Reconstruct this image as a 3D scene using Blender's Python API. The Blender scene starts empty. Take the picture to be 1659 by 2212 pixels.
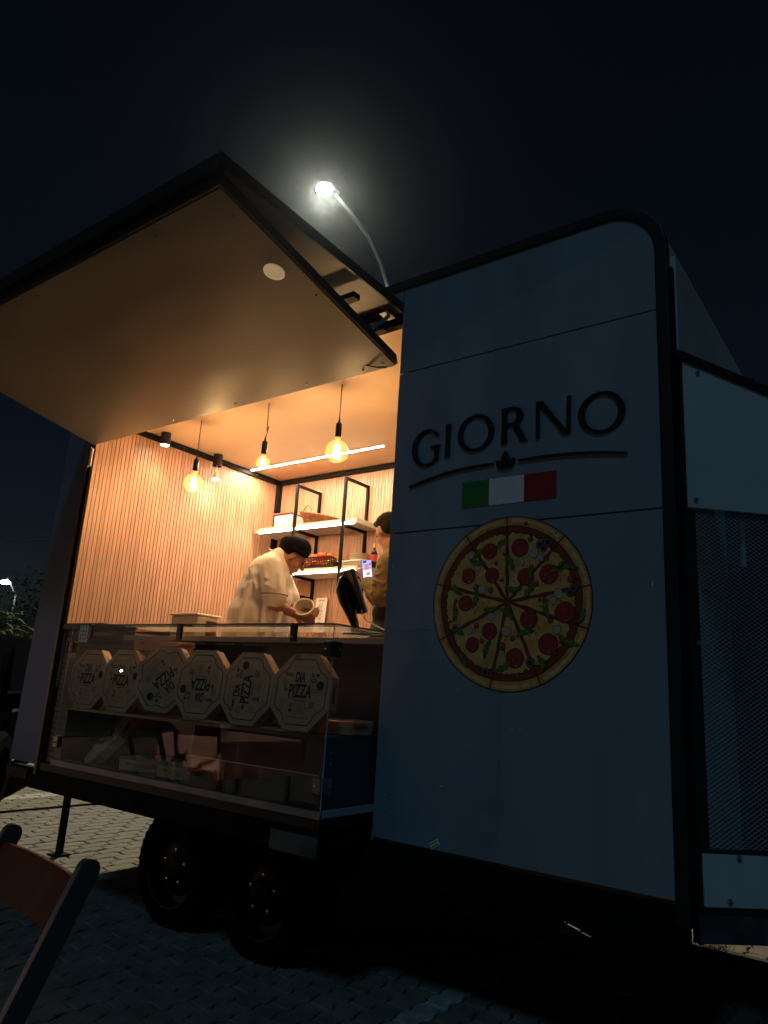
import bpy, bmesh, math, random
from mathutils import Vector, Matrix, Euler
from math import sin, cos, pi, radians
random.seed(7)
S = bpy.context.scene
COL = S.collection
V = Vector

# ------------------------------------------------------------ camera, sky, cool fill sun, exposure
cam = bpy.data.cameras.new('camera'); camo = bpy.data.objects.new('camera', cam); COL.objects.link(camo)
cam.sensor_fit = 'HORIZONTAL'; cam.sensor_width = 36; cam.lens = 36*1560/1659; cam.clip_start = .05; cam.clip_end = 2000
R = Matrix(((0.80373752, 0.09484422, 0.58737601), (0.59182691, -0.2290056, -0.77285014), (0.06121203, 0.96879359, -0.24019175)))
camo.matrix_world = Matrix.Translation((0, -2.8, 1.31)) @ R.to_4x4()
S.camera = camo
W = bpy.data.worlds.new('World'); S.world = W; W.use_nodes = True
nt = W.node_tree; bg = nt.nodes['Background']
sky = nt.nodes.new('ShaderNodeTexSky'); sky.sky_type = 'NISHITA'; sky.sun_disc = False
sky.sun_elevation = radians(50); sky.sun_rotation = radians(165); sky.air_density = 1.0; sky.dust_density = .3; sky.ozone_density = 3
nt.links.new(sky.outputs[0], bg.inputs[0]); bg.inputs[1].default_value = 0.0020
fill_sun = bpy.data.lights.new('cool_fill_sun', 'SUN'); fill_sun.energy = .235; fill_sun.angle = radians(7); fill_sun.color = (.24, .62, 1.0)  # weak bluish sun lamp added as fill for the cool tone of the panel
mo = bpy.data.objects.new('cool_fill_sun', fill_sun); COL.objects.link(mo)
mo.rotation_euler = V((-.22, .62, -.75)).to_track_quat('-Z', 'Y').to_euler()
S.view_settings.view_transform = 'Standard'; S.view_settings.look = 'None'; S.view_settings.exposure = 0; S.view_settings.gamma = 1
S.view_settings.use_curve_mapping = False
S.render.resolution_x = 768; S.render.resolution_y = 1024
S.cycles.use_denoising = True
S.cycles.max_bounces = 10; S.cycles.transparent_max_bounces = 24

# ------------------------------------------------------------ materials
MATS = {}
def mat(name, col, rough=.5, metal=0, var=0, vs=6, bump=0, bs=60, stretch=(1, 1, 1), coat=0, spec=.5, rvar=0, emit=None, es=1, sss=0, col2=None, trans=0, det=6):
    if name in MATS: return MATS[name]
    m = bpy.data.materials.new(name); m.use_nodes = True; n = m.node_tree; b = n.nodes['Principled BSDF']
    b.inputs['Base Color'].default_value = (*col, 1); b.inputs['Roughness'].default_value = rough
    b.inputs['Metallic'].default_value = metal; b.inputs['Specular IOR Level'].default_value = spec
    b.inputs['Coat Weight'].default_value = coat; b.inputs['Coat Roughness'].default_value = .12
    if trans: b.inputs['Transmission Weight'].default_value = trans
    if sss:
        b.inputs['Subsurface Weight'].default_value = sss; b.inputs['Subsurface Radius'].default_value = (.02, .008, .004)
    if emit: b.inputs['Emission Color'].default_value = (*emit, 1); b.inputs['Emission Strength'].default_value = es
    if var or bump or rvar or col2:
        g = n.nodes.new('ShaderNodeNewGeometry'); mp = n.nodes.new('ShaderNodeMapping'); mp.inputs['Scale'].default_value = stretch
        n.links.new(g.outputs['Position'], mp.inputs['Vector'])
        if var or rvar or col2:
            t = n.nodes.new('ShaderNodeTexNoise'); t.inputs['Scale'].default_value = vs; t.inputs['Detail'].default_value = det; t.inputs['Roughness'].default_value = .6
            n.links.new(mp.outputs[0], t.inputs['Vector'])
            cr = n.nodes.new('ShaderNodeMapRange'); cr.inputs['From Min'].default_value = .32; cr.inputs['From Max'].default_value = .68
            n.links.new(t.outputs['Fac'], cr.inputs['Value'])
            mx = n.nodes.new('ShaderNodeMix'); mx.data_type = 'RGBA'
            c2 = col2 or tuple(c*(1-var) for c in col); c1 = col if col2 else tuple(min(1, c*(1+var*.6)) for c in col)
            mx.inputs[6].default_value = (*c2, 1); mx.inputs[7].default_value = (*c1, 1)
            n.links.new(cr.outputs[0], mx.inputs[0]); n.links.new(mx.outputs[2], b.inputs['Base Color'])
            if rvar:
                r2 = n.nodes.new('ShaderNodeMapRange'); r2.inputs['To Min'].default_value = max(0, rough-rvar); r2.inputs['To Max'].default_value = min(1, rough+rvar)
                n.links.new(cr.outputs[0], r2.inputs['Value']); n.links.new(r2.outputs[0], b.inputs['Roughness'])
        if bump:
            t2 = n.nodes.new('ShaderNodeTexNoise'); t2.inputs['Scale'].default_value = bs; t2.inputs['Detail'].default_value = 4
            n.links.new(mp.outputs[0], t2.inputs['Vector'])
            bp = n.nodes.new('ShaderNodeBump'); bp.inputs['Strength'].default_value = bump; bp.inputs['Distance'].default_value = .01
            n.links.new(t2.outputs['Fac'], bp.inputs['Height']); n.links.new(bp.outputs[0], b.inputs['Normal'])
    MATS[name] = m; return m
def emis(name, col, s):
    m = bpy.data.materials.new(name); m.use_nodes = True; n = m.node_tree; n.nodes.clear()
    e = n.nodes.new('ShaderNodeEmission'); e.inputs[0].default_value = (*col, 1); e.inputs[1].default_value = s
    o = n.nodes.new('ShaderNodeOutputMaterial'); n.links.new(e.outputs[0], o.inputs[0]); return m
def sheet_glass(name, tint=(1, 1, 1), ior=1.45, rough=.0, extra=0.0, smudge=0.0):
    m = bpy.data.materials.new(name); m.use_nodes = True; n = m.node_tree; n.nodes.clear()
    tr = n.nodes.new('ShaderNodeBsdfTransparent'); tr.inputs[0].default_value = (*tint, 1)
    gl = n.nodes.new('ShaderNodeBsdfGlossy'); gl.inputs['Roughness'].default_value = rough
    fr = n.nodes.new('ShaderNodeFresnel'); fr.inputs[0].default_value = ior
    gb = n.nodes.new('ShaderNodeNewGeometry'); mr = n.nodes.new('ShaderNodeMapRange'); mr.inputs['To Min'].default_value = ior; mr.inputs['To Max'].default_value = 1/ior; n.links.new(gb.outputs['Backfacing'], mr.inputs['Value']); n.links.new(mr.outputs[0], fr.inputs[0])
    ad = n.nodes.new('ShaderNodeMath'); ad.operation = 'ADD'; ad.inputs[1].default_value = extra; n.links.new(fr.outputs[0], ad.inputs[0])
    mx = n.nodes.new('ShaderNodeMixShader'); n.links.new(ad.outputs[0], mx.inputs[0]); n.links.new(tr.outputs[0], mx.inputs[1]); n.links.new(gl.outputs[0], mx.inputs[2])
    out = n.nodes.new('ShaderNodeOutputMaterial'); last = mx
    if smudge:
        df = n.nodes.new('ShaderNodeBsdfDiffuse'); df.inputs[0].default_value = (.8, .8, .8, 1)
        t = n.nodes.new('ShaderNodeTexNoise'); t.inputs['Scale'].default_value = 3.5; t.inputs['Detail'].default_value = 8
        g = n.nodes.new('ShaderNodeNewGeometry'); n.links.new(g.outputs['Position'], t.inputs['Vector'])
        r = n.nodes.new('ShaderNodeMapRange'); r.inputs['From Min'].default_value = .45; r.inputs['From Max'].default_value = .8; r.inputs['To Max'].default_value = smudge
        n.links.new(t.outputs['Fac'], r.inputs['Value'])
        m2 = n.nodes.new('ShaderNodeMixShader'); n.links.new(r.outputs[0], m2.inputs[0]); n.links.new(mx.outputs[0], m2.inputs[1]); n.links.new(df.outputs[0], m2.inputs[2]); last = m2
    n.links.new(last.outputs[0], out.inputs[0]); return m

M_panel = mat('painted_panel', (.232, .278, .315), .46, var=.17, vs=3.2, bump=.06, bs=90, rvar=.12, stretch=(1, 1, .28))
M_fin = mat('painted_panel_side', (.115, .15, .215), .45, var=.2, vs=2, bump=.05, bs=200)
M_white = mat('white_panel', (.55, .62, .60), .4, var=.12, vs=2.5, bump=.04, bs=200)
M_black = mat('black_metal', (.008, .007, .007), .65, var=.4, vs=9, rvar=.1, spec=.1)
M_trim = mat('dark_trim', (.016, .013, .013), .5, spec=.35, var=.5, vs=7, bump=.1, bs=30)
M_letter = mat('letter_black', (.012, .012, .013), .35)
M_slat = mat('slat_wood', (.42, .215, .122), .5, var=.22, vs=9, stretch=(2.5, 2.5, .35), bump=.05, bs=150)
M_gap = mat('slat_backing', (.07, .03, .014), .8)
M_ceil = mat('ceiling_paint', (.62, .43, .27), .55, var=.07, vs=2)
M_shelf = mat('shelf_board', (.52, .46, .37), .45, var=.05, vs=4)
M_dkwood = mat('dark_laminate', (.026, .021, .018), .35, var=.4, vs=6)
M_counter = mat('counter_edge', (.42, .33, .22), .5, var=.15, vs=6)
M_steel = mat('brushed_steel', (.55, .55, .56), .25, metal=1)
M_rail = mat('rail_aluminium', (.30, .27, .27), .45, metal=.6, var=.3, vs=5)
M_rubber = mat('tyre_rubber', (.006, .006, .006), .9, spec=.03, bump=.2, bs=80)
M_rim = mat('steel_rim', (.006, .006, .006), .5, spec=.2)
M_led = emis('led_light', (1, .84, .60), 48)
M_glass = sheet_glass('case_glass', (.93, .95, .93), 1.72, smudge=.03)
M_gedge = mat('glass_edge', (.12, .25, .22), .1, spec=.8)
M_amber = sheet_glass('amber_bulb_glass', (1, .88, .66), 1.35)
n_ = M_amber.node_tree; e_ = n_.nodes.new('ShaderNodeEmission'); e_.inputs[0].default_value = (1, .55, .16, 1); e_.inputs[1].default_value = .55
a_ = n_.nodes.new('ShaderNodeAddShader'); o_ = [x for x in n_.nodes if x.type == 'OUTPUT_MATERIAL'][0]; src = o_.inputs[0].links[0].from_socket
n_.links.new(src, a_.inputs[0]); n_.links.new(e_.outputs[0], a_.inputs[1]); n_.links.new(a_.outputs[0], o_.inputs[0])
M_fil = emis('filament_glow', (1, .68, .38), 560)
M_card = mat('cardboard', (.60, .345, .175), .8, var=.14, vs=14, bump=.08, bs=300)
M_ink = mat('box_ink', (.02, .017, .015), .7)
M_skin = mat('skin', (.40, .19, .115), .5, var=.1, vs=14, sss=.08)
M_coat = mat('white_coat_cloth', (.86, .80, .77), .85, var=.06, vs=10, bump=.32, bs=18, stretch=(1, 1, .5))
M_cap = mat('charcoal_cloth', (.008, .007, .009), .95, spec=.08, bump=.15, bs=300, var=.3, vs=12)
M_khaki = mat('khaki_cloth', (.24, .17, .085), .85, var=.12, vs=12, bump=.5, bs=30)
M_dark = mat('dark_cloth', (.02, .018, .02), .9, bump=.1, bs=200)
M_hair = mat('dark_hair', (.009, .006, .005), .75, spec=.15, bump=.6, bs=400)
M_paper = mat('white_paper', (.75, .72, .66), .7)
M_plast = mat('cloudy_plastic', (.62, .56, .44), .35, trans=.15)
M_blackpl = mat('black_plastic', (.008, .008, .009), .28)

# ------------------------------------------------------------ mesh builder
class MB:
    def __init__(s): s.v = []; s.f = []; s.m = []
    def add(s, vs, fs, mi=0, M=None):
        o = len(s.v)
        s.v += [tuple(M @ V(p)) if M else tuple(p) for p in vs]
        s.f += [tuple(i+o for i in f) for f in fs]; s.m += [mi]*len(fs)
        return s
    def box(s, a, b, mi=0, M=None):
        x0, y0, z0 = a; x1, y1, z1 = b
        return s.add([(x0, y0, z0), (x1, y0, z0), (x1, y1, z0), (x0, y1, z0), (x0, y0, z1), (x1, y0, z1), (x1, y1, z1), (x0, y1, z1)],
                     [(0, 3, 2, 1), (4, 5, 6, 7), (0, 1, 5, 4), (1, 2, 6, 5), (2, 3, 7, 6), (3, 0, 4, 7)], mi, M)
    def beam(s, p, q, w, h, mi=0, up=(0, 0, 1)):
        p = V(p); q = V(q); d = (q-p); L = d.length; d.normalize(); u = V(up)
        x = d.cross(u)
        if x.length < 1e-4: x = d.cross(V((0, 1, 0)))
        x.normalize(); u = x.cross(d)
        M = Matrix((x, d, u)).transposed().to_4x4(); M.translation = p
        return s.box((-w/2, 0, -h/2), (w/2, L, h/2), mi, M)
    def prism(s, poly, d, mi=0, M=None):      # poly in local XZ, extruded along +Y by d
        n = len(poly)
        vs = [(x, 0, z) for x, z in poly]+[(x, d, z) for x, z in poly]
        fs = [tuple(range(n)), tuple(range(2*n-1, n-1, -1))]+[(i, i+n, (i+1) % n+n, (i+1) % n) for i in range(n)]
        return s.add(vs, fs, mi, M)
    def strip(s, A, B, d, mi=0, M=None, closed=False):   # band between two curves (XZ), with thickness d along Y
        n = len(A); vs = [(x, 0, z) for x, z in A]+[(x, 0, z) for x, z in B]+[(x, d, z) for x, z in A]+[(x, d, z) for x, z in B]
        fs = []
        for i in range(n if closed else n-1):
            j = (i+1) % n
            fs += [(i, j, n+j, n+i), (2*n+i, 3*n+i, 3*n+j, 2*n+j), (i, 2*n+i, 2*n+j, j), (n+i, n+j, 3*n+j, 3*n+i)]
        if not closed: fs += [(0, n, 3*n, 2*n), (n-1, 3*n-1, 4*n-1, 2*n-1)]
        return s.add(vs, fs, mi, M)
    def tube(s, pts, r, n=8, mi=0, caps=True):
        pts = [V(p) for p in pts]; k = len(pts); rr = r if isinstance(r, (list, tuple)) else [r]*k
        vs = []; prev = None
        for i, p in enumerate(pts):
            t = (pts[min(i+1, k-1)]-pts[max(i-1, 0)]).normalized()
            a = prev if prev is not None else (V((0, 0, 1)) if abs(t.z) < .9 else V((1, 0, 0)))
            x = (a-t*a.dot(t)).normalized(); prev = x; y = t.cross(x)
            vs += [tuple(p+(x*cos(2*pi*j/n)+y*sin(2*pi*j/n))*rr[i]) for j in range(n)]
        fs = [(i*n+j, i*n+(j+1) % n, (i+1)*n+(j+1) % n, (i+1)*n+j) for i in range(k-1) for j in range(n)]
        if caps: fs += [tuple(range(n-1, -1, -1)), tuple((k-1)*n+j for j in range(n))]
        return s.add(vs, fs, mi)
    def lathe(s, prof, n=24, mi=0, M=None):   # prof (r,z)
        vs = []; k = len(prof)
        for r, z in prof: vs += [(r*cos(2*pi*j/n), r*sin(2*pi*j/n), z) for j in range(n)]
        fs = [(i*n+j, i*n+(j+1) % n, (i+1)*n+(j+1) % n, (i+1)*n+j) for i in range(k-1) for j in range(n)]
        return s.add(vs, fs, mi, M)
    def ball(s, c, r, n=12, mi=0, M=None):
        r = r if isinstance(r, (list, tuple)) else (r, r, r); m = n//2+1
        T = Matrix.Translation(c) @ (M.to_4x4() if M else Matrix()) @ Matrix.Diagonal((*r, 1))
        return s.lathe([(max(sin(pi*i/m), .02 if i in (0, m) else 0), -cos(pi*i/m)) for i in range(m+1)], n, mi, T)
    def mesh(s, name, mats, smooth=False):
        me = bpy.data.meshes.new(name); me.from_pydata(s.v, [], s.f)
        for m in (mats if isinstance(mats, (list, tuple)) else [mats] if mats else []): me.materials.append(m)
        me.polygons.foreach_set('material_index', s.m)
        if smooth: me.polygons.foreach_set('use_smooth', [True]*len(s.f))
        me.update(); return me
    def obj(s, name, mats, parent=None, smooth=False, bev=0, seg=2, loc=None, ang=None):
        me = s.mesh(name, mats, smooth)
        if smooth or bev:
            bm = bmesh.new(); bm.from_mesh(me); bmesh.ops.recalc_face_normals(bm, faces=bm.faces); bm.to_mesh(me); bm.free()
        o = bpy.data.objects.new(name, me); COL.objects.link(o)
        if parent: attach(o, parent)
        if bev:
            md = o.modifiers.new('bevel', 'BEVEL'); md.width = bev; md.segments = seg; md.limit_method = 'ANGLE'; md.angle_limit = radians(35)
        if ang:
            me.polygons.foreach_set('use_smooth', [True]*len(me.polygons)); me.set_sharp_from_angle(angle=radians(ang))
        return o
def attach(o, parent):
    o.parent = parent; o.matrix_parent_inverse = parent.matrix_basis.inverted() if parent.parent is None else world(parent).inverted()
def world(o):
    M = o.matrix_basis.copy(); c = o
    while c.parent:
        M = c.parent.matrix_basis @ c.matrix_parent_inverse @ M if False else c.matrix_parent_inverse @ M
        M = c.parent.matrix_basis @ M; c = c.parent
    return M
def empty(name, loc, label=None, cat=None, group=None, kind=None, rz=0):
    o = bpy.data.objects.new(name, None); COL.objects.link(o); o.location = loc; o.rotation_euler.z = rz; o.empty_display_size = .1
    bpy.context.view_layer.update if False else None
    return tag(o, label, cat, group, kind)
def tag(o, label=None, cat=None, group=None, kind=None):
    if label: o['label'] = label
    if cat: o['category'] = cat
    if group: o['group'] = group
    if kind: o['kind'] = kind
    return o
def copy_tree(o, parent=None):
    c = o.copy(); COL.objects.link(c)
    if parent: c.parent = parent
    for ch in list(o.children): copy_tree(ch, c)
    return c
def T(x, y, z): return Matrix.Translation((x, y, z))
def RX(a): return Matrix.Rotation(radians(a), 4, 'X')
def RY(a): return Matrix.Rotation(radians(a), 4, 'Y')
def RZ(a): return Matrix.Rotation(radians(a), 4, 'Z')
def basis(x, y, z):
    return Matrix((V(x).normalized(), V(y).normalized(), V(z).normalized())).transposed()
def text_geo(body, size, sx=1, bold=0, M=None, align='CENTER'):
    cu = bpy.data.curves.new('t', 'FONT'); cu.body = body; cu.size = size; cu.align_x = align; cu.align_y = 'CENTER'; cu.offset = bold; cu.resolution_u = 3
    o = bpy.data.objects.new('t', cu); me = bpy.data.meshes.new_from_object(o)
    vs = [(p.co.x*sx, 0, p.co.y) for p in me.vertices]; fs = [tuple(p.vertices) for p in me.polygons]
    bpy.data.objects.remove(o); bpy.data.curves.remove(cu); bpy.data.meshes.remove(me)
    return ([tuple(M @ V(v)) for v in vs] if M else vs), fs
def organic(name, prims, mats, parent, voxel=.012, smooth=6, loc=None):
    mb = MB()
    for p in prims:
        if p[0] == 'c':      # tapered capsule
            _, a, ra, b, rb = p; a = V(a); b = V(b); d = (b-a).normalized(); L = (b-a).length
            x = d.orthogonal().normalized(); y = d.cross(x); M = Matrix((x, y, d)).transposed().to_4x4(); M.translation = a
            prof = [(max(.0005, ra*cos(t)), ra*sin(t)) for t in [-pi/2+pi/2*i/5 for i in range(6)]]+[(max(.0005, rb*cos(t)), L+rb*sin(t)) for t in [pi/2*i/5 for i in range(6)]]
            k = len(mb.v); mb.lathe(prof, 16, 0, M)
            n = 16; mb.f += [tuple(k+j for j in range(n-1, -1, -1)), tuple(k+(len(prof)-1)*n+j for j in range(n))]; mb.m += [0, 0]
        else:                # ellipsoid: centre, radii, optional 3x3
            _, c, r = p[:3]; k = len(mb.v); m = 9; n = 16
            mb.ball(c, r, n, 0, p[3] if len(p) > 3 else None)
            cnt = (len(mb.v)-k)//n
            mb.f += [tuple(k+j for j in range(n-1, -1, -1)), tuple(k+(cnt-1)*n+j for j in range(n))]; mb.m += [0, 0]
    me = mb.mesh(name, mats); o = bpy.data.objects.new(name, me); COL.objects.link(o)
    a = o.modifiers.new('r', 'REMESH'); a.mode = 'VOXEL'; a.voxel_size = voxel
    b = o.modifiers.new('s', 'SMOOTH'); b.iterations = smooth; b.factor = .5
    dg = bpy.context.evaluated_depsgraph_get(); me2 = bpy.data.meshes.new_from_object(o.evaluated_get(dg)); o.modifiers.clear()
    o.data = me2; me2.polygons.foreach_set('use_smooth', [True]*len(me2.polygons)); bpy.data.meshes.remove(me)
    if not me2.materials: me2.materials.append(mats)
    if parent: attach(o, parent)
    return o

# ============================================================ GROUND AND PAVING
M_soil = mat('soil_joint', (.014, .012, .010), .95, var=.4, vs=20, bump=.4, bs=60)
M_paver = mat('concrete_paver', (.185, .156, .122), .82, var=.32, vs=5.3, bump=.5, bs=70, rvar=.08)
M_paint = mat('painted_paver', (.36, .35, .32), .8, var=.45, vs=14, bump=.4, bs=70)
ground = MB().add([(-300, -60, -.024), (120, -60, -.024), (120, 400, -.024), (-300, 400, -.024)], [(0, 1, 2, 3)]).obj('ground', mat('far_ground', (.10, .092, .08), .9, var=.4, vs=3, bump=.4, bs=20))
tag(ground, kind='structure')
soil = MB().add([(-14.6, -2.8, -.0125), (3, -2.8, -.0125), (3, 9.6, -.0125), (-14.6, 9.6, -.0125)], [(0, 1, 2, 3)]).obj('paved_yard', M_soil)
tag(soil, kind='structure')
PL, PW, GAP = .24, .118, .009
def fw(u):      # zig-zag of the long edge, period PL/2
    t = (u/(PL/2)) % 1
    return .0085*(1 if t < .30 else (1-(t-.30)/.2*2 if t < .5 else (-1 if t < .80 else -1+(t-.80)/.2*2)))
def paver_shape(g=GAP/2, inset=0.0):
    us = [-.5, -.4, -.25, -.1, 0, .1, .25, .4, .5]
    gx = [(-.25, .006), (.25, -.006)]
    pts = []
    for u in us: pts.append((PW/2+fw(u*PL+PL/2), u*PL))
    for a, b in ((.25, -.006), (-.25, .006)): pts.append((a*PW, PL/2+b))
    for u in reversed(us): pts.append((-PW/2+fw(u*PL+PL/2), u*PL))
    for a, b in ((-.25, .006), (.25, -.006)): pts.append((a*PW, -PL/2+b))
    k = g+inset
    return [(x*(1-k/(PW/2)), y*(1-k/(PL/2))) for x, y in pts]
po, pi_ = paver_shape(), paver_shape(inset=.0065)
npv = len(po)
def paver_geo():
    vs = [(x, y, -.02) for x, y in po]+[(x, y, -.006) for x, y in po]+[(x, y, 0) for x, y in pi_]
    fs = [tuple(range(2*npv, 3*npv))]+[(i, (i+1) % npv, npv+(i+1) % npv, npv+i) for i in range(npv)]+[(npv+i, npv+(i+1) % npv, 2*npv+(i+1) % npv, 2*npv+i) for i in range(npv)]
    return vs, fs
pv, pf = paver_geo()
pm = [MB().add(pv, pf).mesh('paver', m) for m in (M_paver, M_paint)]
fieldA, fieldB = MB(), MB()
spots = []
camp = V((0, -2.8, 1.31)); fwd = V((-.587, .773, .24)); Rinv = R.transposed()
def inview(p, m=1.05):
    q = Rinv @ (V(p)-camp)
    if q.z > -.2: return None
    x, y = 1560*q.x/-q.z, 1560*q.y/-q.z
    return (-q.z) if abs(x) < 829.5*m and abs(y) < 1106*m else None
rows = int(17.4/PW)
for i in range(rows):
    x = -14.5+i*PW
    for j in range(-12, 40):
        y = (j+.5*(i % 2))*PL+random.uniform(-.001, .001)
        if y < -2.6 or y > 9.4: continue
        near = inview((x, y, 0))
        if near is None and (x+1.5)**2+(y+1)**2 > 12: continue
        if near is None and y < -2.2: continue
        paint = (-1.97 < x < -1.845 and y < 2.2) or (-8.0 < x < -7.74)
        spots.append((near or 99, x, y, paint))
spots.sort(key=lambda s: s[0])
vis = [s for s in spots if s[0] < 99 and not (s[1] > -4.9 and s[2] > .1 and s[1] < -2.1)]
first = set(id(s) for s in vis[:300])
for s in spots:
    _, x, y, paint = s
    M = T(x, y, random.uniform(-.0022, .0022)) @ RZ(random.uniform(-.5, .5)) @ RX(random.uniform(-.9, .9)) @ RY(random.uniform(-1.5, 1.5))
    if id(s) in first:
        o = bpy.data.objects.new('painted_paver' if paint else 'paver', pm[1 if paint else 0]); COL.objects.link(o)
        o.matrix_basis = M; o.parent = soil
    else:
        fieldA.add(pv, pf, 1 if paint else 0, M)
tag(fieldA.obj('paver_field', [M_paver, M_paint], soil), kind='stuff')
# kerb beyond the trailer, lit by the street lamp
kb = MB()
for i in range(9):
    kb.box((-2.25+i*.5+.012*(i % 2), 1.95-i*.045, -.01), (-1.762+i*.5-.01*(i % 3), 2.10-i*.045, .022+.006*((i*5) % 3)))
kerb = kb.obj('kerb', mat('kerb_concrete', (.075, .058, .034), .85, var=.4, vs=9, bump=.4, bs=50), None, bev=.006)
tag(kerb, kind='structure')
tuft = MB(); rg = random.Random(3)
for i in range(150):
    a = rg.uniform(0, 2*pi); r = rg.uniform(0, .10); h = rg.uniform(.03, .10); bx, by = -1.10+r*cos(a)*1.6, 1.92+r*sin(a)*.6
    tip = V((bx+cos(a)*h*.8, by+sin(a)*h*.8, h)); w = V((-sin(a), cos(a), 0))*.003
    tuft.add([V((bx, by, 0))-w, V((bx, by, 0))+w, tip], [(0, 1, 2)])
M_grass = mat('grass_blades', (.07, .085, .03), .8)
tag(tuft.obj('grass_tuft', M_grass), 'small ragged tuft of grass growing out of the kerb joint at lower right', 'grass')
cable = MB().tube([(-7.02, -1.5, .012), (-7.02, 1, .012), (-6.99, 2.1, .012), (-6.94, 4.2, .012), (-6.8, 7, .012)], .011, 6).obj('ground_cable', M_black, smooth=True)
tag(cable, 'thin black cable lying straight across the lit paving left of the trailer', 'cable')
twig = MB().tube([(-1.62, 1.05, .012), (-1.55, 1.02, .016), (-1.47, 1.03, .012)], .004, 5)
M_straw = mat('straw', (.5, .45, .36), .7)
lit = [((-1.60, 2.55, .01), (-1.36, 2.35, .012)), ((-1.02, .66, .008), (-.93, .72, .008)), ((-1.33, .96, .008), (-1.26, 1.0, .008))]
for k, (a, b) in enumerate(lit):
    o = MB().tube([a, V(a).lerp(V(b), .5)+V((0, 0, .004)), b], .003, 5).obj('straw_stalk', M_straw)
    tag(o, ['pale straw stalk on the dark paving behind the lower left corner of the blue panel', 'short straw stalk on the paving nearest the painted line', 'short straw stalk on the paving below the middle of the blue panel'][k], 'litter', 'straw stalks on the paving')

# ============================================================ THE PIZZA TRAILER
TR = empty('pizza_trailer', (-2.8, 1.0, 0), 'dark grey pizza trailer with open serving hatch, wood slat interior and raised sign letters', 'food trailer')
def P(name, mb, m, parent=TR, **k): return mb.obj(name, m, parent, **k)
XL, XR, XI = -4.90, -.775, -2.083
def arc(cx, cz, r, a0, a1, n): return [(cx+r*cos(radians(a0+(a1-a0)*i/n)), cz+r*sin(radians(a0+(a1-a0)*i/n))) for i in range(n+1)]
corner = arc(-.985, 3.20, .21, 90, 0, 12)
P('facade_panel', MB().prism([(XI, 2.921)]+[(XR, 2.921)]+list(reversed([(x, z) for x, z in corner]))+[(XI, 3.41)], .03), M_panel, bev=.002)
P('facade_panel', MB().prism([(XI, 2.067), (XR, 2.067), (XR, 2.915), (XI, 2.915)], .03), M_panel, bev=.002)
P('facade_panel', MB().prism([(XI, .675), (XR, .675), (XR, 2.061), (XI, 2.061)], .03), M_panel, bev=.002)
P('facade_panel', MB().prism([(-2.205, 3.30), (-2.089, 3.30), (-2.089, 3.41), (-2.205, 3.41)], .03), M_panel, bev=.002)
P('panel_backing', MB().box((XI, .031, .675), (XR, .06, 3.30)), M_trim)
# frame trim round the top right corner
oc = arc(-.985, 3.20, .262, 90, 0, 12); ic = arc(-.985, 3.20, .212, 90, 0, 12)
P('corner_trim', MB().strip([(-5.36, 3.462)]+oc+[(-.723, .60)], [(-5.36, 3.412)]+ic+[(-.773, .60)], .05, 0, T(0, -.012, 0)), M_trim, bev=.004)
P('edge_profile', MB().box((-.7225, .004, .56), (-.706, .03, 3.1)), M_black, bev=.002)
P('edge_profile', MB().box((-.704, -.006, .56), (-.690, .022, 2.68)), M_black, bev=.002)
P('roof', MB().box((-5.3, .045, 3.415), (-.98, 2.03, 3.45)), M_trim)
# end wall, visible above the nose box
P('end_wall', MB().box((-.722, .034, .6), (-.70, 2.02, 3.165)), M_white)
P('roof_corner', MB().strip(arc(-.985, 3.20, .258, 90, -8, 12), arc(-.985, 3.20, .235, 90, -8, 12), 1.97, 0, T(0, .05, 0)), M_white, ang=40)
# room shell
P('left_wall', MB().box((-4.935, .0, .62), (-4.902, 2.0, 3.40)), M_gap)
bw = P('back_wall', MB().box((-4.90, 1.962, .62), (-.73, 2.0, 3.40)), M_gap)
lw = bpy.data.objects['left_wall']
sm = MB().box((-.006, -.0141, 1.20), (.006, .0141, 3.198)).mesh('slat', M_slat)
sm2 = MB().box((-.0141, -.006, 1.20), (.0141, .006, 3.198)).mesh('slat', M_slat)
def put(me, loc, parent, name, rz=0):
    o = bpy.data.objects.new(name, me); COL.objects.link(o); o.location = loc; o.rotation_euler.z = rz; attach(o, parent); return o
sv = [MB().box((-.006, -.0141, 1.20), (.006, .0141, 3.198)).mesh('slat', mat('slat_wood_%s' % w, c, .5, var=.25, vs=9, stretch=(2.5, 2.5, .35), bump=.05, bs=150)) for w, c in (('a', (.44, .225, .128)), ('b', (.395, .197, .110)))]
for i in range(60): put((sm, sv[0], sm, sv[1], sv[0])[(i*7) % 5], (-4.895, .022+i*.0325, 0), lw, 'slat')
for i in range(84): put(sm2, (-4.868+i*.0325, 1.955, 0), bw, 'slat')
P('ceiling', MB().box((-4.90, .045, 3.21), (-.73, 1.96, 3.24)), M_ceil)
P('floor', MB().box((-4.93, .03, .60), (-.73, 2.0, .70)), mat('floor_sheet', (.2, .17, .14), .6))
P('ceiling_trim', MB().box((-4.889, .05, 3.165), (-4.862, 1.945, 3.209)), M_black, bev=.002)
P('ceiling_trim', MB().box((-4.86, 1.918, 3.165), (-.8, 1.948, 3.209)), M_black, bev=.002)
P('corner_post', MB().box((-4.888, 1.90, 1.2), (-4.850, 1.917, 3.164)).box((-4.888, 1.917, 1.2), (-4.850, 1.948, 3.164)), M_black)
sc = MB()
for i in range(8): sc.ball((-4.861, .35+i*.21, 3.187), .005, 8)
P('trim_screws', sc, M_steel)
P('header', MB().box((-4.90, .0, 3.215), (-2.21, .042, 3.41)), M_black)
P('partition', MB().box((-1.55, .07, .70), (-1.52, 1.94, 3.2)), M_ceil)
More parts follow.
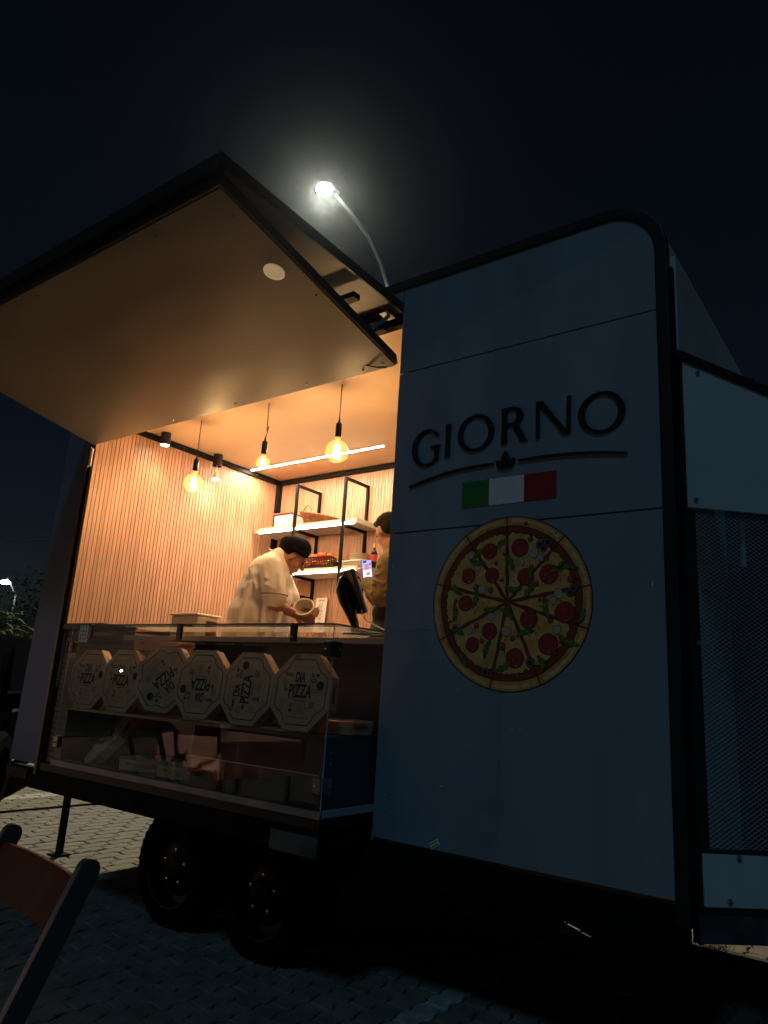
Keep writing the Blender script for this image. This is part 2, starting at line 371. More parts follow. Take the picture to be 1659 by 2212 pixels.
# left fin with its trims
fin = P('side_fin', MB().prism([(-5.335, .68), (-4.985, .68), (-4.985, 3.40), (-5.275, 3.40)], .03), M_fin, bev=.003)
P('door_jamb', MB().box((-4.975, -.012, .62), (-4.946, .03, 3.21)), mat('brown_jamb', (.30, .16, .09), .35, var=.4, vs=14), bev=.003)
P('door_jamb', MB().box((-4.942, -.004, .62), (-4.902, -.001, 3.0)).box((-4.942, -.004, .62), (-4.936, .02, 3.0)), M_black)
hb = P('hatch_hinge', MB().box((-4.915, -.02, 2.80), (-4.890, -.005, 2.94)), M_steel, bev=.002)
P('hinge_pin', MB().tube([(-4.902, -.024, 2.79), (-4.902, -.024, 2.95)], .006, 8), M_steel, parent=hb)
# chassis
ch = P('chassis', MB().box((-5.29, .0, .525), (-.74, .06, .655)), M_black, bev=.004)
for x in (-4.4, -3.6, -2.3, -1.5): P('cross_member', MB().box((x, .07, .53), (x+.05, 1.98, .597)), M_black, parent=ch)
P('rear_beam', MB().box((-5.0, 1.93, .53), (-.74, 1.99, .597)), M_black, parent=ch)
P('corner_plate', MB().box((-5.33, -.014, .575), (-5.05, -.004, .64)), M_trim, parent=ch)
P('stand_leg', MB().box((-5.275, .43, .0), (-5.235, .47, .60)).box((-5.31, .39, .0), (-5.20, .51, .012)).box((-5.275, .43, .56), (-4.9, .47, .60)), M_black)
P('axle', MB().tube([(-3.45, .12, .30), (-3.45, 1.9, .30)], .03, 10).tube([(-2.765, .12, .30), (-2.765, 1.9, .30)], .03, 10), M_black)
def wheel(x, y, z=.30):
    w = MB(); M = T(x, y, z) @ RX(90)
    w.lathe([(.20, -.09), (.262, -.095), (.292, -.08), (.30, -.05), (.302, 0), (.30, .05), (.292, .08), (.262, .095), (.20, .09)], 40, 0, M)
    for i in range(40):
        a = 2*pi*i/40; c = V((cos(a)*.298, sin(a)*.298, 0))
        w.box((-.004, -.011, -.075), (.004, .011, .075), 0, M @ T(*c) @ Matrix.Rotation(a, 4, 'Z'))
    wo = w.obj('wheel', M_rubber, TR, ang=40)
    r = MB().lathe([(.205, .085), (.205, .092), (.195, .088), (.185, .03), (.15, .02), (.12, .045), (.07, .05), (.06, .085), (.0, .09)], 32, 0, M)
    ro = r.obj('rim', M_rim, wo, ang=40)
    nm = MB().lathe([(.011, 0), (.011, .016), (0.001, .018)], 6).mesh('wheel_nut', M_steel)
    for i in range(5):
        a = 2*pi*i/5+.3; o = bpy.data.objects.new('wheel_nut', nm); COL.objects.link(o); o.matrix_basis = M @ T(cos(a)*.085, sin(a)*.085, .05); o.parent = wo
        o.matrix_parent_inverse = world(wo).inverted()
    cp = MB()
    return wo
wheel(-3.45, .10); wheel(-2.765, .10)
P('gap_cover_plate', MB().box((-3.80, .22, .22), (-2.42, .235, .59)), M_trim, parent=ch)  # dark plate added behind the wheels to hide lit ground between the tyres
P('mudguard', MB().box((-2.36, -.362, .625), (-2.09, -.350, .705)), mat('mudguard_sheet', (.10, .11, .11), .35, metal=.4, var=.3, vs=12))
P('rear_light_block', MB().box((-4.72, 1.995, .0), (-2.15, 2.01, .60)), M_trim, parent=ch)  # dark plate added to keep the lit ground behind the trailer out of sight
P('rear_light_block', MB().box((-2.148, 2.022, .19), (.9, 2.034, .66)), M_trim, parent=ch)  # added plate, lower edge set to limit street lamp light on the kerb
# nose box running back at 47 degrees
nd = V((.7313, .682, 0)); nn = V((.682, -.7313, 0))
def NM(): 
    M = Matrix((nd, -nn, V((0, 0, 1)))).transposed().to_4x4(); M.translation = V((-.686, -.004, 0)); return M
NB = empty('nose_frame_anchor', (0, 0, 0)) if False else None
nose = P('nose_frame', MB().box((-.006, .0, .66), (.012, .03, 2.66), 0, NM()).box((.012, .004, .845), (.036, .02, 2.05), 0, NM()).box((.0, -.002, .655), (1.0, .04, .676), 0, NM()).box((.012, .0, .836), (.9, .02, .852), 0, NM()), M_trim)
P('upper_panel', MB().prism([(.004, 2.055), (.92, 2.055), (.92, 2.365), (.004, 2.655)], .012, 0, NM() @ T(0, -.012, 0)), M_white, bev=.001)
P('lower_panel', MB().box((.004, -.010, .679), (.92, .002, .842), 0, NM()), M_white, bev=.001)
P('nose_roof_edge', MB().prism([(-.02, 2.662), (.95, 2.357), (.95, 2.392), (-.02, 2.70)], .05, 0, NM() @ T(0, -.022, 0)), M_trim)
P('nose_chassis', MB().box((-.01, .0, .565), (1.0, .05, .652), 0, NM()), mat('worn_chassis', (.055, .06, .065), .5, var=.6, vs=11, bump=.2, bs=40))
wm = MB(); s0, s1, dz, dx = .030, .50, .0078, .0235
nrow = int((2.05-.855)/dz)
for r in range(nrow):
    z = .858+r*dz; n = int((s1-s0)/(dx/2))
    pts = [(s0+i*dx/2, z+(dz*.96 if (i+r) % 2 else 0.0)) for i in range(n+1)]
    A = [(x, zz-.0008) for x, zz in pts]; B = [(x, zz+.0008) for x, zz in pts]
    wm.strip(A, B, .0022, 0, NM() @ T(0, .006, 0))
tag(P('wire_mesh', wm, mat('mesh_metal', (.55, .60, .64), .45, metal=.2)), kind='stuff')
P('nose_interior', MB().box((.0, .55, .66), (1.0, .57, 2.3), 0, NM()).box((.56, .04, .66), (.58, .55, 2.3), 0, NM()), mat('nose_liner', (.03, .034, .04), .8, var=.4, vs=6))
P('nose_bracket', MB().box((.26, .07, 1.86), (.275, .085, 2.04), 0, NM()), M_white)
P('gas_hose', MB().tube([tuple(NM() @ V(p)) for p in ((.17, .2, 1.78), (.22, .17, 1.75), (.30, .16, 1.76), (.5, .2, 1.72))], .008, 8), M_trim, smooth=True)
bo = MB()
for s, z in ((.03, 2.085), (.06, 2.61), (.09, .70), (.13, .835), (.018, 1.55)):
    bo.lathe([(.009, 0), (.009, .006), (.001, .007)], 8, 0, NM() @ T(s, -.012, z) @ RX(90))
P('panel_bolts', bo, M_steel)

# flag and reflective sticker, paint chips
fl = MB(); x0 = -1.677
for k, w in ((0, .142), (1, .173), (2, .150)):
    fl.box((x0, -.003-.0002*k, 2.152), (x0+w, -.0005, 2.276), k); x0 += w
flag = fl.obj('flag_sticker', [mat('flag_green', (.02, .20, .04), .4, var=.15, vs=9), mat('flag_white', (.75, .75, .75), .4, var=.08, vs=9), mat('flag_red', (.32, .022, .02), .4, var=.15, vs=9)], TR)
st = MB(); Ms = T(-1.748, -.003, .699) @ RY(-32)
st.box((-.024, -.0005, -.013), (.024, .0012, .013), 0, Ms)
MS = mat('reflective_sticker', (.85, 1.0, .50), .5)
stk = st.obj('reflective_sticker', MS, TR)
tk = MB(); rg = random.Random(5)
for r_ in (-.006, .006):
    for i in range(9):
        x = -.020+i*.0045; tk.box((x, -.0012, r_-.0035), (x+.0026, -.0006, r_+.0035*rg.uniform(.3, 1)), 0, Ms)
tk.obj('sticker_print', M_ink, stk)
cp = MB()
for x, z, a, b in ((-.822, 1.77, .004, .011), (-2.02, .86, .0025, .003), (-1.99, .79, .003, .003), (-1.73, .93, .007, .003), (-1.40, 1.19, .002, .006), (-1.365, 1.19, .0015, .004), (-1.66, 1.34, .0015, .006), (-2.05, 1.9, .002, .006)):
    cp.prism([(x-a, z-b), (x+a, z-b*.6), (x+a*.7, z+b), (x-a*.5, z+b*.8)], .0008, 0, T(0, -.001, 0))
tag(P('paint_chips', cp, M_paper), kind='stuff')

# ============================================================ SIGN
SG = empty('sign', (-1.44, -.02, 2.29), 'raised black GIORNO lettering with leaf emblem and two curved lines on the upper blue panel', 'sign')
D = .009
def el(cx, cz, rx, rz, a, n, tilt=0):
    out = []
    for i in range(n+1):
        t = radians(a[0]+(a[1]-a[0])*i/n); x = rx*cos(t); z = rz*sin(t); c = radians(tilt)
        out.append((cx+x*cos(c)-z*sin(c), cz+x*sin(c)+z*cos(c)))
    return out
SM = T(0, -D-.002, 0)
def letter(mb): return mb.obj('letter', M_letter, SG, bev=.0015)
# G
m = MB(); m.strip(el(-1.884, 2.479, .088, .096, (38, 322), 40), el(-1.880, 2.479, .060, .083, (44, 318), 40), D, 0, SM)
m.box((-1.838, 0, 2.405), (-1.814, D-.001, 2.484), 0, SM); m.prism([(-1.862, 2.472), (-1.806, 2.472), (-1.806, 2.486), (-1.862, 2.486)], D-.002, 0, SM); letter(m)
letter(MB().prism([(-1.779, 2.414), (-1.749, 2.414), (-1.752, 2.50), (-1.749, 2.582), (-1.779, 2.582), (-1.776, 2.50)], D, 0, SM))
def O(cx, cz, rx, rz):
    m = MB(); m.strip(el(cx, cz, rx, rz, (0, 360), 48)[:-1], el(cx, cz, rx*.70, rz*.85, (0, 360), 48, 9)[:-1], D, 0, SM, closed=True); letter(m)
O(-1.612, 2.512, .097, .092)
m = MB(); m.prism([(-1.478, 2.432), (-1.448, 2.432), (-1.450, 2.52), (-1.448, 2.606), (-1.478, 2.606), (-1.475, 2.52)], D, 0, SM)
m.strip([(-1.449, 2.606)]+el(-1.418, 2.562, .049, .044, (90, -90), 14)+[(-1.449, 2.518)], [(-1.449, 2.594)]+el(-1.424, 2.562, .022, .032, (90, -90), 14)+[(-1.449, 2.530)], D-.001, 0, SM)
m.prism([(-1.425, 2.5185), (-1.392, 2.524), (-1.345, 2.432), (-1.381, 2.432)], D-.002, 0, SM); letter(m)
m = MB(); m.prism([(-1.307, 2.432), (-1.289, 2.432), (-1.289, 2.606), (-1.307, 2.606)], D, 0, SM)
m.prism([(-1.305, 2.606), (-1.272, 2.606), (-1.146, 2.432), (-1.180, 2.432)], D-.001, 0, SM)
m.prism([(-1.166, 2.432), (-1.146, 2.432), (-1.142, 2.606), (-1.162, 2.606)], D-.002, 0, SM); letter(m)
O(-1.010, 2.502, .102, .094)
def swoosh(pts, w0, w1):
    A = []; B = []; n = len(pts)
    for i, (x, z) in enumerate(pts):
        t = i/(n-1); w = (w0+(w1-w0)*t)*(1-.35*abs(2*t-1)**4); A.append((x, z+w/2)); B.append((x, z-w/2))
    MB().strip(A, B, .012, 0, T(0, -.014, 0)).obj('curved_line', M_letter, SG, bev=.001)
def bez(a, b, c, n=18): return [((1-t)**2*a[0]+2*t*(1-t)*b[0]+t*t*c[0], (1-t)**2*a[1]+2*t*(1-t)*b[1]+t*t*c[1]) for t in [i/n for i in range(n+1)]]
swoosh(bez((-1.975, 2.288), (-1.76, 2.352), (-1.512, 2.346)), .009, .010)
swoosh(bez((-1.388, 2.344), (-1.12, 2.350), (-.905, 2.306)), .011, .009)
lf = MB()
def petal(cx, cz, L, w, a, d):
    A = [(w*sin(pi*t)*(1-.3*t), L*t) for t in [i/12 for i in range(13)]]; B = [(-x, z) for x, z in A][1:-1]
    lf.prism(A+B[::-1], d, 0, T(cx, -.014, cz) @ RY(a))
petal(-1.453, 2.318, .082, .024, 0, .014); petal(-1.455, 2.316, .062, .020, -48, .0125); petal(-1.451, 2.316, .062, .020, 48, .011)
lf.obj('leaf_emblem', M_letter, SG)

# ============================================================ ROUND PIZZA PICTURE
PZ = empty('pizza_picture', (-1.432, -.003, 1.713), 'large round printed picture of a whole pizza stuck on the blue panel', 'wall sticker')
pz = MB(); pc = [mat('print_outline', (.03, .012, .008), .5), mat('print_crust', (.74, .32, .075), .5, var=.35, vs=16), mat('print_crust_light', (.80, .52, .20), .5, var=.2, vs=30),
     mat('print_sauce', (.26, .045, .014), .5, var=.4, vs=22), mat('print_cheese', (.84, .52, .15), .5, vs=17, col2=(.66, .27, .05)), mat('print_pepperoni', (.38, .030, .020), .5, var=.35, vs=40),
     mat('print_olive', (.025, .018, .03), .5), mat('print_olive_ring', (.20, .16, .19), .5), mat('print_mushroom', (.50, .42, .31), .5), mat('print_leaf', (.07, .19, .03), .5, var=.5, vs=40), mat('print_tomato', (.34, .05, .02), .5),
     mat('print_highlight', (.62, .25, .18), .5)]
LY = [0]
PX = lambda x: (x-785)/652*.375-1.432
PZz = lambda z: -(z-838)/722*.375+1.713
def flat(pts, mi, lay):
    y = -.0014-.00035*lay
    pz.add([(x, y, z) for x, z in pts], [tuple(range(len(pts)))], mi)
def circ(cx, cz, r, mi, lay, n=28, wob=0, ph=0, rz=None):
    flat([(cx+(r*(1+wob*sin(5*t+ph)+wob*.7*sin(9*t+2*ph)))*cos(t), cz+((rz or r)*(1+wob*sin(5*t+ph)+wob*.7*sin(9*t+2*ph)))*sin(t)) for t in [2*pi*i/n for i in range(n)]], mi, lay)
cx0, cz0 = -1.432, 1.713
pz.lathe([(.378, 0), (.378, .0012)], 64, 0, T(cx0, 0, cz0) @ RX(90))
circ(cx0, cz0, .378, 0, 0, 64); circ(cx0, cz0, .373, 1, 1, 64)
angs = []
for x, y in ((770, 150), (445, 300), (215, 680), (235, 1140), (655, 1550), (1075, 1530), (1440, 1070), (1470, 715), (1240, 310)):
    angs.append(math.atan2(-(y-838)/722, (x-785)/652))
angs.sort(); rp = random.Random(11)
circ(cx0, cz0, .336, 0, 2, 64, .004); circ(cx0, cz0, .333, 3, 3, 64, .004)
for i, a in enumerate(angs):
    b = angs[(i+1) % len(angs)]; b = b if b > a else b+2*pi
    A = []; B = []
    for k in range(17):          # highlighted crust piece
        t = a+.05+(b-a-.10)*k/16; ro = .364+.002*sin(3*k); ri = .350+.003*sin(k*1.3+i)
        A.append((cx0+ro*cos(t), cz0+ro*sin(t))); B.append((cx0+ri*cos(t), cz0+ri*sin(t)))
    flat(A+B[::-1], 2, 4)
    # crust cut
    c, s_ = cos(a), sin(a); w = .0022
    flat([(cx0+.30*c-w*s_, cz0+.30*s_+w*c), (cx0+.374*c-w*s_, cz0+.374*s_+w*c), (cx0+.374*c+w*s_, cz0+.374*s_-w*c), (cx0+.30*c+w*s_, cz0+.30*s_-w*c)], 0, 5)
    for (mi, lay, sh, ro) in ((0, 4, .0, .324), (4, 5, .0035, .320)):
        mid = (a+b)/2; tipx, tipz = cx0+(.014+sh)*cos(mid), cz0+(.014+sh)*sin(mid)
        L1 = []; L2 = []; n = 10
        for k in range(n+1):
            rr = .035+(ro-.035)*k/n; off = (.0040+sh+.0022*sin(k*2.1+i))
            L1.append((cx0+rr*cos(a)-off*sin(a), cz0+rr*sin(a)+off*cos(a)))
            off = (.0040+sh+.0022*sin(k*1.7+i*2))
            L2.append((cx0+rr*cos(b)+off*sin(b), cz0+rr*sin(b)-off*cos(b)))
        outer = []
        for k in range(1, 16):
            t = a+.05+(b-a-.10)*k/16; rr = ro-.012-.009*abs(sin(k*1.15+i*2.2))
            outer.append((cx0+rr*cos(t), cz0+rr*sin(t)))
        flat([(tipx, tipz)]+L1[:-1]+outer+L2[:-1][::-1], mi, lay)
    for k in range(16):          # specks
        t = a+.14+(b-a-.28)*rp.random(); rr = rp.uniform(.09, .28); circ(cx0+rr*cos(t), cz0+rr*sin(t), rp.uniform(.0015, .0045), rp.choice((3, 3, 10, 9, 1, 0)), 6, 7, .1, k)
    for k in range(7):           # drawn cheese creases
        t = a+.18+(b-a-.36)*rp.random(); rr = rp.uniform(.12, .27); q = rp.uniform(0, pi); l = rp.uniform(.008, .022); x, z = cx0+rr*cos(t), cz0+rr*sin(t)
        pts = [(x+l*u*cos(q)-.006*(1-u*u)*sin(q), z+l*u*sin(q)+.006*(1-u*u)*cos(q)) for u in (-1, -.5, 0, .5, 1)]
        flat([(p, r_+.0007) for p, r_ in pts]+[(p, r_-.0007) for p, r_ in pts[::-1]], rp.choice((3, 3, 2)), 6)
for x, y, r in ((627, 402, 64), (883, 388, 70), (448, 608, 62), (652, 610, 60), (932, 636, 66), (1115, 622, 74), (428, 842, 62), (962, 983, 70), (1237, 930, 76), (643, 1078, 64), (500, 1192, 58), (855, 1295, 73), (1113, 1180, 76)):
    r_ = r/690*.375; circ(PX(x), PZz(y), r_*1.07, 0, 7, 30, .012, x); circ(PX(x), PZz(y), r_, 5, 8, 30, .012, x)
    for k in range(11):
        t = rp.uniform(0, 2*pi); q = r_*rp.uniform(.2, .85); circ(PX(x)+q*cos(t), PZz(y)+q*sin(t), rp.uniform(.0008, .0022), rp.choice((11, 11, 3)), 9, 6)
    for k in range(5): circ(PX(x)+r_*.3*rp.random(), PZz(y)-r_*rp.uniform(.55, .85), rp.uniform(.001, .003), 8 if k < 2 else 11, 10, 6)
for x, y, r in ((1070, 410, 28), (1043, 372, 34), (1108, 360, 38), (1278, 775, 35), (1303, 742, 33), (343, 1052, 30), (978, 1325, 38), (618, 1413, 36)):
    r_ = r/690*.375; L = 10+(1 if x in (1108, 1303) else 0)*4
    circ(PX(x), PZz(y), r_, 6, L, 20); circ(PX(x), PZz(y), r_*.82, 7, L+1, 20); circ(PX(x), PZz(y), r_*.60, 6, L+2, 20); circ(PX(x), PZz(y), r_*.3, 0, L+3, 14)
for i, (x, y) in enumerate(((468, 435), (895, 505), (992, 437), (1045, 490), (533, 533), (570, 722), (1148, 835), (1185, 1070), (783, 1075), (470, 1075), (653, 962), (1195, 780))):
    r_ = .016+.003*(i % 3); a = i*1.9
    for mi, lay, k in ((0, 10, 1.1), (8, 11, 1.0)):
        pts = [(PX(x)+k*r_*cos(t+a), PZz(y)+k*r_*sin(t+a)) for t in [pi*1.15*j/10-.2 for j in range(11)]]
        pts += [(PX(x)+k*(-.35*r_*cos(a)+.65*r_*sin(a)), PZz(y)+k*(-.35*r_*sin(a)-.65*r_*cos(a))), (PX(x)+k*(.3*r_*cos(a)+.65*r_*sin(a)), PZz(y)+k*(.3*r_*sin(a)-.65*r_*cos(a)))]
        flat(pts, mi, lay)
    circ(PX(x)+.2*r_*cos(a+1.5), PZz(y)+.2*r_*sin(a+1.5), r_*.28, 4, 12, 10)
for i, (x, y) in enumerate(((740, 350), (520, 480), (790, 505), (985, 600), (1180, 560), (1255, 585), (355, 715), (325, 920), (980, 750), (645, 885), (785, 945), (1105, 880), (1350, 960), (940, 1100), (1265, 1140), (1055, 1330), (635, 1225), (750, 1360), (370, 1095), (430, 1300), (505, 790), (540, 420), (830, 720))):
    a = i*2.4+.5; L = .034+.008*(i % 3)
    for mi, lay, k in ((0, 13, 1.08), (9, 14, 1.0)):
        A = []; B = []
        for j in range(10):
            t = j/9; w = .015*k*sin(pi*t)**.7*(1 if j % 2 else .5); q = L*k*(2*t-1); bow = .010*sin(pi*t)
            A.append((q, w+bow)); B.append((q, -w+bow))
        flat([(PX(x)+p*cos(a)-r_*sin(a), PZz(y)+p*sin(a)+r_*cos(a)) for p, r_ in A+B[::-1]], mi, lay)
    flat([(PX(x)+p*cos(a)-r_*sin(a), PZz(y)+p*sin(a)+r_*cos(a)) for p, r_ in ((-L*.8, 0), (0, .0098), (L*.8, 0), (0, .0108))], 4, 15)
for x, y, r in ((968, 323, 20), (685, 507, 15), (1285, 670, 26), (520, 708, 24), (645, 738, 22), (530, 1032, 20), (580, 1160, 18), (750, 1200, 28), (835, 1135, 20), (880, 1432, 20), (1130, 993, 20), (1045, 825, 12), (1335, 655, 14), (1020, 698, 16), (1208, 1165, 12), (740, 655, 14), (1100, 495, 16), (340, 820, 16), (300, 1000, 12), (945, 1390, 16), (1040, 540, 14), (930, 185, 14), (605, 225, 10), (1170, 287, 8)):
    r_ = r/690*.375; circ(PX(x), PZz(y), r_*1.15, 0, 10, 14); circ(PX(x), PZz(y), r_, 10, 11, 14); circ(PX(x)-r_*.3, PZz(y)+r_*.3, r_*.25, 11, 12, 8)
for k in range(26):
    t = rp.uniform(0, 2*pi); rr = rp.uniform(.328, .366); circ(cx0+rr*cos(t), cz0+rr*sin(t), rp.uniform(.001, .003), 3, 6, 6, .2, k)
pz.obj('pizza_print', pc, PZ)

# ============================================================ CANOPY HATCH
M_board = mat('canopy_board', (.222, .193, .168), .34, var=.06, vs=2.2, rvar=.06, stretch=(.5, 2.2, 1), spec=1.0, bump=.05, bs=9, det=2)
M_skin2 = mat('canopy_skin', (.055, .045, .045), .55, var=.4, vs=8)
by, bz = -1.243, 3.228
CN = P('canopy', MB().prism([(0, 3.297), (-1.27, 3.330), (-1.27, 3.345), (0, 3.312)], 2.845, 0, T(-2.088, 0, 0) @ RZ(90)), M_skin2)
# note prism local x -> world y after RZ(90); extrusion runs towards -x
def yz(poly, x0, x1, mi=0, mb=None):
    mb = mb or MB(); n = len(poly)
    vs = [(x0, a, b) for a, b in poly]+[(x1, a, b) for a, b in poly]
    return mb.add(vs, [tuple(range(n)), tuple(range(2*n-1, n-1, -1))]+[(i, i+n, (i+1) % n+n, (i+1) % n) for i in range(n)], mi)
brd = P('canopy_board', yz([(-.004, 2.972), (by, bz), (by, bz+.012), (-.004, 2.984)], -4.908, -2.110), M_board, parent=CN, bev=.001)
P('board_edge', yz([(-.008, 2.978), (by-.004, bz+.004), (by-.004, bz+.052), (-.02, 3.024)], -2.109, -2.094), mat('edge_wood', (.12, .075, .048), .5, var=.3, vs=20), parent=CN)
P('board_edge', yz([(-.008, 2.978), (by-.004, bz+.004), (by-.004, bz+.052), (-.02, 3.024)], -4.923, -4.909), MATS['edge_wood'], parent=CN)
P('board_profile', yz([(-.10, 3.012), (by+.02, bz+.024), (by+.02, bz+.07), (-.12, 3.062)], -2.145, -2.112), M_trim, parent=CN)
P('canopy_rim', yz([(.0, 3.272), (-1.285, 3.305), (-1.285, 3.362), (.0, 3.329)], -2.092, -2.080), M_trim, parent=CN)
P('canopy_rim', yz([(.0, 3.272), (-1.285, 3.305), (-1.285, 3.362), (.0, 3.329)], -4.950, -4.938), M_trim, parent=CN)
P('front_rim', MB().box((-4.938, -1.285, 3.290), (-2.092, -1.272, 3.364)).box((-4.938, -1.268, 3.292), (-2.092, -1.246, 3.300)), M_trim, parent=CN, bev=.002)
P('front_rim', MB().box((-4.925, -1.258, 3.232), (-2.095, -1.2465, 3.2905)), M_trim, parent=CN)
P('canopy_strut', MB().beam((-2.16, -.30, 3.245), (-4.85, -.30, 3.245), .05, .03).beam((-2.16, -.02, 3.26), (-4.85, -.02, 3.26), .03, .03), M_black, parent=CN)
P('hinge_bracket', MB().beam((-2.13, -.02, 3.28), (-2.13, -.25, 3.05), .006, .02).box((-2.16, -.11, 3.235), (-2.11, -.03, 3.243)), M_steel, parent=CN)
bn = V((0, -(bz-2.972), by)).normalized(); bn = V((0, (bz-2.972)/1.27*-1, -1)).normalized()
ax = V((1, 0, 0)); bd = V((0, by, bz-2.972)).normalized()
def onboard(x, y, off=.001): return V((x, y, 2.972+(bz-2.972)*y/by))+V((0, -.2, -.98)).normalized()*off
dl = MB(); Md = basis(ax, -bd.cross(ax).cross(ax) if False else bd, bd.cross(ax)*-1).to_4x4()
Mdl = Matrix((ax, bd, ax.cross(bd))).transposed().to_4x4(); Mdl.translation = onboard(-2.235, -.80, .002)
sg = -1 if (ax.cross(bd)).z > 0 else 1
dl.lathe([(.050, 0), (.050, sg*.006), (.046, sg*.008), (.044, sg*.005), (.001, sg*.0045)], 32, 0, Mdl)
P('downlight', dl, mat('downlight_lens', (.80, .70, .52), .4, var=.15, vs=30, emit=(.9, .62, .34), es=.28), parent=CN, ang=30)
bsx = MB()
for x, y in ((-2.3, -.04), (-2.7, -.05), (-3.3, -.045), (-3.9, -.05), (-4.5, -.04), (-2.16, -.05), (-4.82, -.4), (-4.8, -.9), (-2.6, -1.19), (-3.6, -1.2), (-4.2, -1.19), (-2.17, -1.12), (-2.15, -.6)):
    bsx.ball(onboard(x, y, .002), .006, 8)
P('board_screws', bsx, M_steel, parent=CN)
sfm = MB(); rg = random.Random(17)
for i in range(34):
    x, y = rg.uniform(-4.8, -2.2), rg.uniform(-1.2, -.06); L = rg.uniform(.003, .016) if i < 26 else rg.uniform(.03, .07); a = rg.uniform(0, pi); w = .0009 if L > .02 else .0016
    d1 = V((cos(a), sin(a)))*L; d2 = V((-sin(a), cos(a)))*w
    sfm.add([onboard(x-d1.x, y-d1.y, .0012), onboard(x+d2.x, y+d2.y, .0012), onboard(x+d1.x, y+d1.y, .0012), onboard(x-d2.x, y-d2.y, .0012)], [(0, 1, 2, 3)])
tag(P('scuff_marks', sfm, mat('scuff', (.50, .42, .34), .6), parent=CN), kind='stuff')
P('cable_clip', MB().tube([(-2.30, -.10, 3.01), (-2.26, -.06, 2.985), (-2.20, -.05, 2.965), (-2.15, -.03, 2.962)], .004, 6), M_black, parent=CN)

# ============================================================ COUNTER, CASE
P('counter', MB().box((-4.20, .01, 1.527), (-1.60, .62, 1.557)), M_counter, bev=.002)
P('counter_leaf', MB().box((-4.898, -.01, 1.596), (-4.42, .55, 1.636)), M_blackpl, bev=.002)
fp = P('counter_front', MB().box((-4.05, .13, .70), (-2.084, .145, 1.526)).box((-4.898, .034, .70), (-4.06, .05, 1.526)), M_dkwood)
hs = MB().box((0, -.006, -.0155), (.80, .006, .0155)).mesh('slat', mat('dark_slat', (.16, .105, .07), .5, var=.3, vs=10, stretch=(.4, 2, 4)))
for i in range(24): put(hs, (-4.89, .026, .725+i*.0365), fp, 'slat')
P('back_counter', MB().box((-4.88, 1.35, 1.56), (-1.7, 1.94, 1.60)), M_shelf)
P('back_cabinet', MB().box((-4.88, 1.40, .70), (-1.7, 1.94, 1.558)), M_dkwood)

DC = empty('display_case', (-3.1, -.18, .74), 'clear glass display case on the serving ledge with black shelf cabinet inside', 'display case')
def C(name, mb, m, **k): return mb.obj(name, m, DC, **k)
cx1, cx2, cy = -4.165, -2.084, -.36
def pane(name, p, mb): 
    o = C(name, mb, M_glass); return o
def quad(a, b, c, d): return MB().add([a, b, c, d], [(0, 1, 2, 3)])
pane('front_glass', 0, quad((cx1, cy, .80), (cx2, cy, .80), (cx2, cy, 1.578), (cx1, cy, 1.578)))
pane('side_glass', 0, quad((cx2, cy, .80), (cx2, 0, .80), (cx2, 0, 1.578), (cx2, cy, 1.578)))
pane('side_glass', 0, quad((cx1, cy, .80), (cx1, 0, .80), (cx1, 0, 1.578), (cx1, cy, 1.578)))
pane('top_glass', 0, quad((cx1, cy, 1.583), (cx2, cy, 1.583), (cx2, .03, 1.583), (cx1, .03, 1.583)))
C('glass_edge', MB().box((cx1, cy-.004, 1.5795), (cx2, cy-.001, 1.5875)), M_gedge)
C('glass_edge', MB().box((cx2+.001, cy, 1.5795), (cx2+.003, 0, 1.5865)), M_gedge)
C('glass_edge', MB().box((cx2-.001, cy-.006, .80), (cx2+.003, cy-.003, 1.578)), mat('corner_edge', (.35, .42, .42), .15))
C('glass_edge', MB().box((cx1-.003, cy-.004, .80), (cx1-.0005, cy-.001, 1.578)), MATS['corner_edge'])
C('bottom_rail', MB().box((cx1, cy-.008, .776), (cx2+.002, cy+.006, .808)), M_rail, bev=.002)
C('bottom_rail', MB().box((cx2-.006, cy+.008, .780), (cx2+.006, -.002, .812)), mat('zinc_rail', (.55, .58, .60), .35, metal=.5), bev=.002)
C('ledge', MB().box((cx1-.12, cy+.002, .735), (cx2-.006, -.002, .775)), M_blackpl)
C('ledge_skirt', MB().box((cx1-.10, cy+.012, .64), (cx2-.016, -.003, .734)), M_black)
M_clamp = mat('clamp_steel', (.30, .29, .28), .3, metal=.9)
M_clampb = mat('clamp_black', (.02, .02, .022), .35)
def clamp(x, z, kind):
    if kind == 0:
        c = MB().box((x-.019, cy-.022, z-.045), (x+.019, cy-.006, z+.032)).box((x-.019, cy-.022, z+.032), (x+.019, cy+.05, z+.040)); mt = M_clampb
        sc = (x, cy-.023, z-.02)
    else:
        s = 1 if kind == 1 else -1
        c = MB().box((x-.048 if s > 0 else x, cy-.016, z-.033), (x if s > 0 else x+.048, cy-.0045, z+.033)).box((x+.003*s, cy-.016, z-.033), (x+.012*s, cy+.045, z+.033)); mt = M_clamp if z < 1.2 else M_clampb
        sc = (x-.026*s, cy-.017, z)
    o = C('clamp', c, mt, bev=.006, seg=3)
    MB().lathe([(.007, 0), (.006, .003), (.001, .004)], 12, 0, T(*sc) @ RX(90)).obj('screw', M_steel, o)
    if kind == 1: MB().lathe([(.007, 0), (.006, .003), (.001, .004)], 12, 0, T(x+.013, cy+.026, z) @ RY(90)).obj('screw', M_steel, o)
for x, z in ((-3.952, 1.547), (-3.132, 1.547), (-2.315, 1.547)): clamp(x, z, 0)
clamp(cx2, 1.474, 1); clamp(cx2, .908, 1); clamp(cx1, 1.452, 2); clamp(cx1, .905, 2)
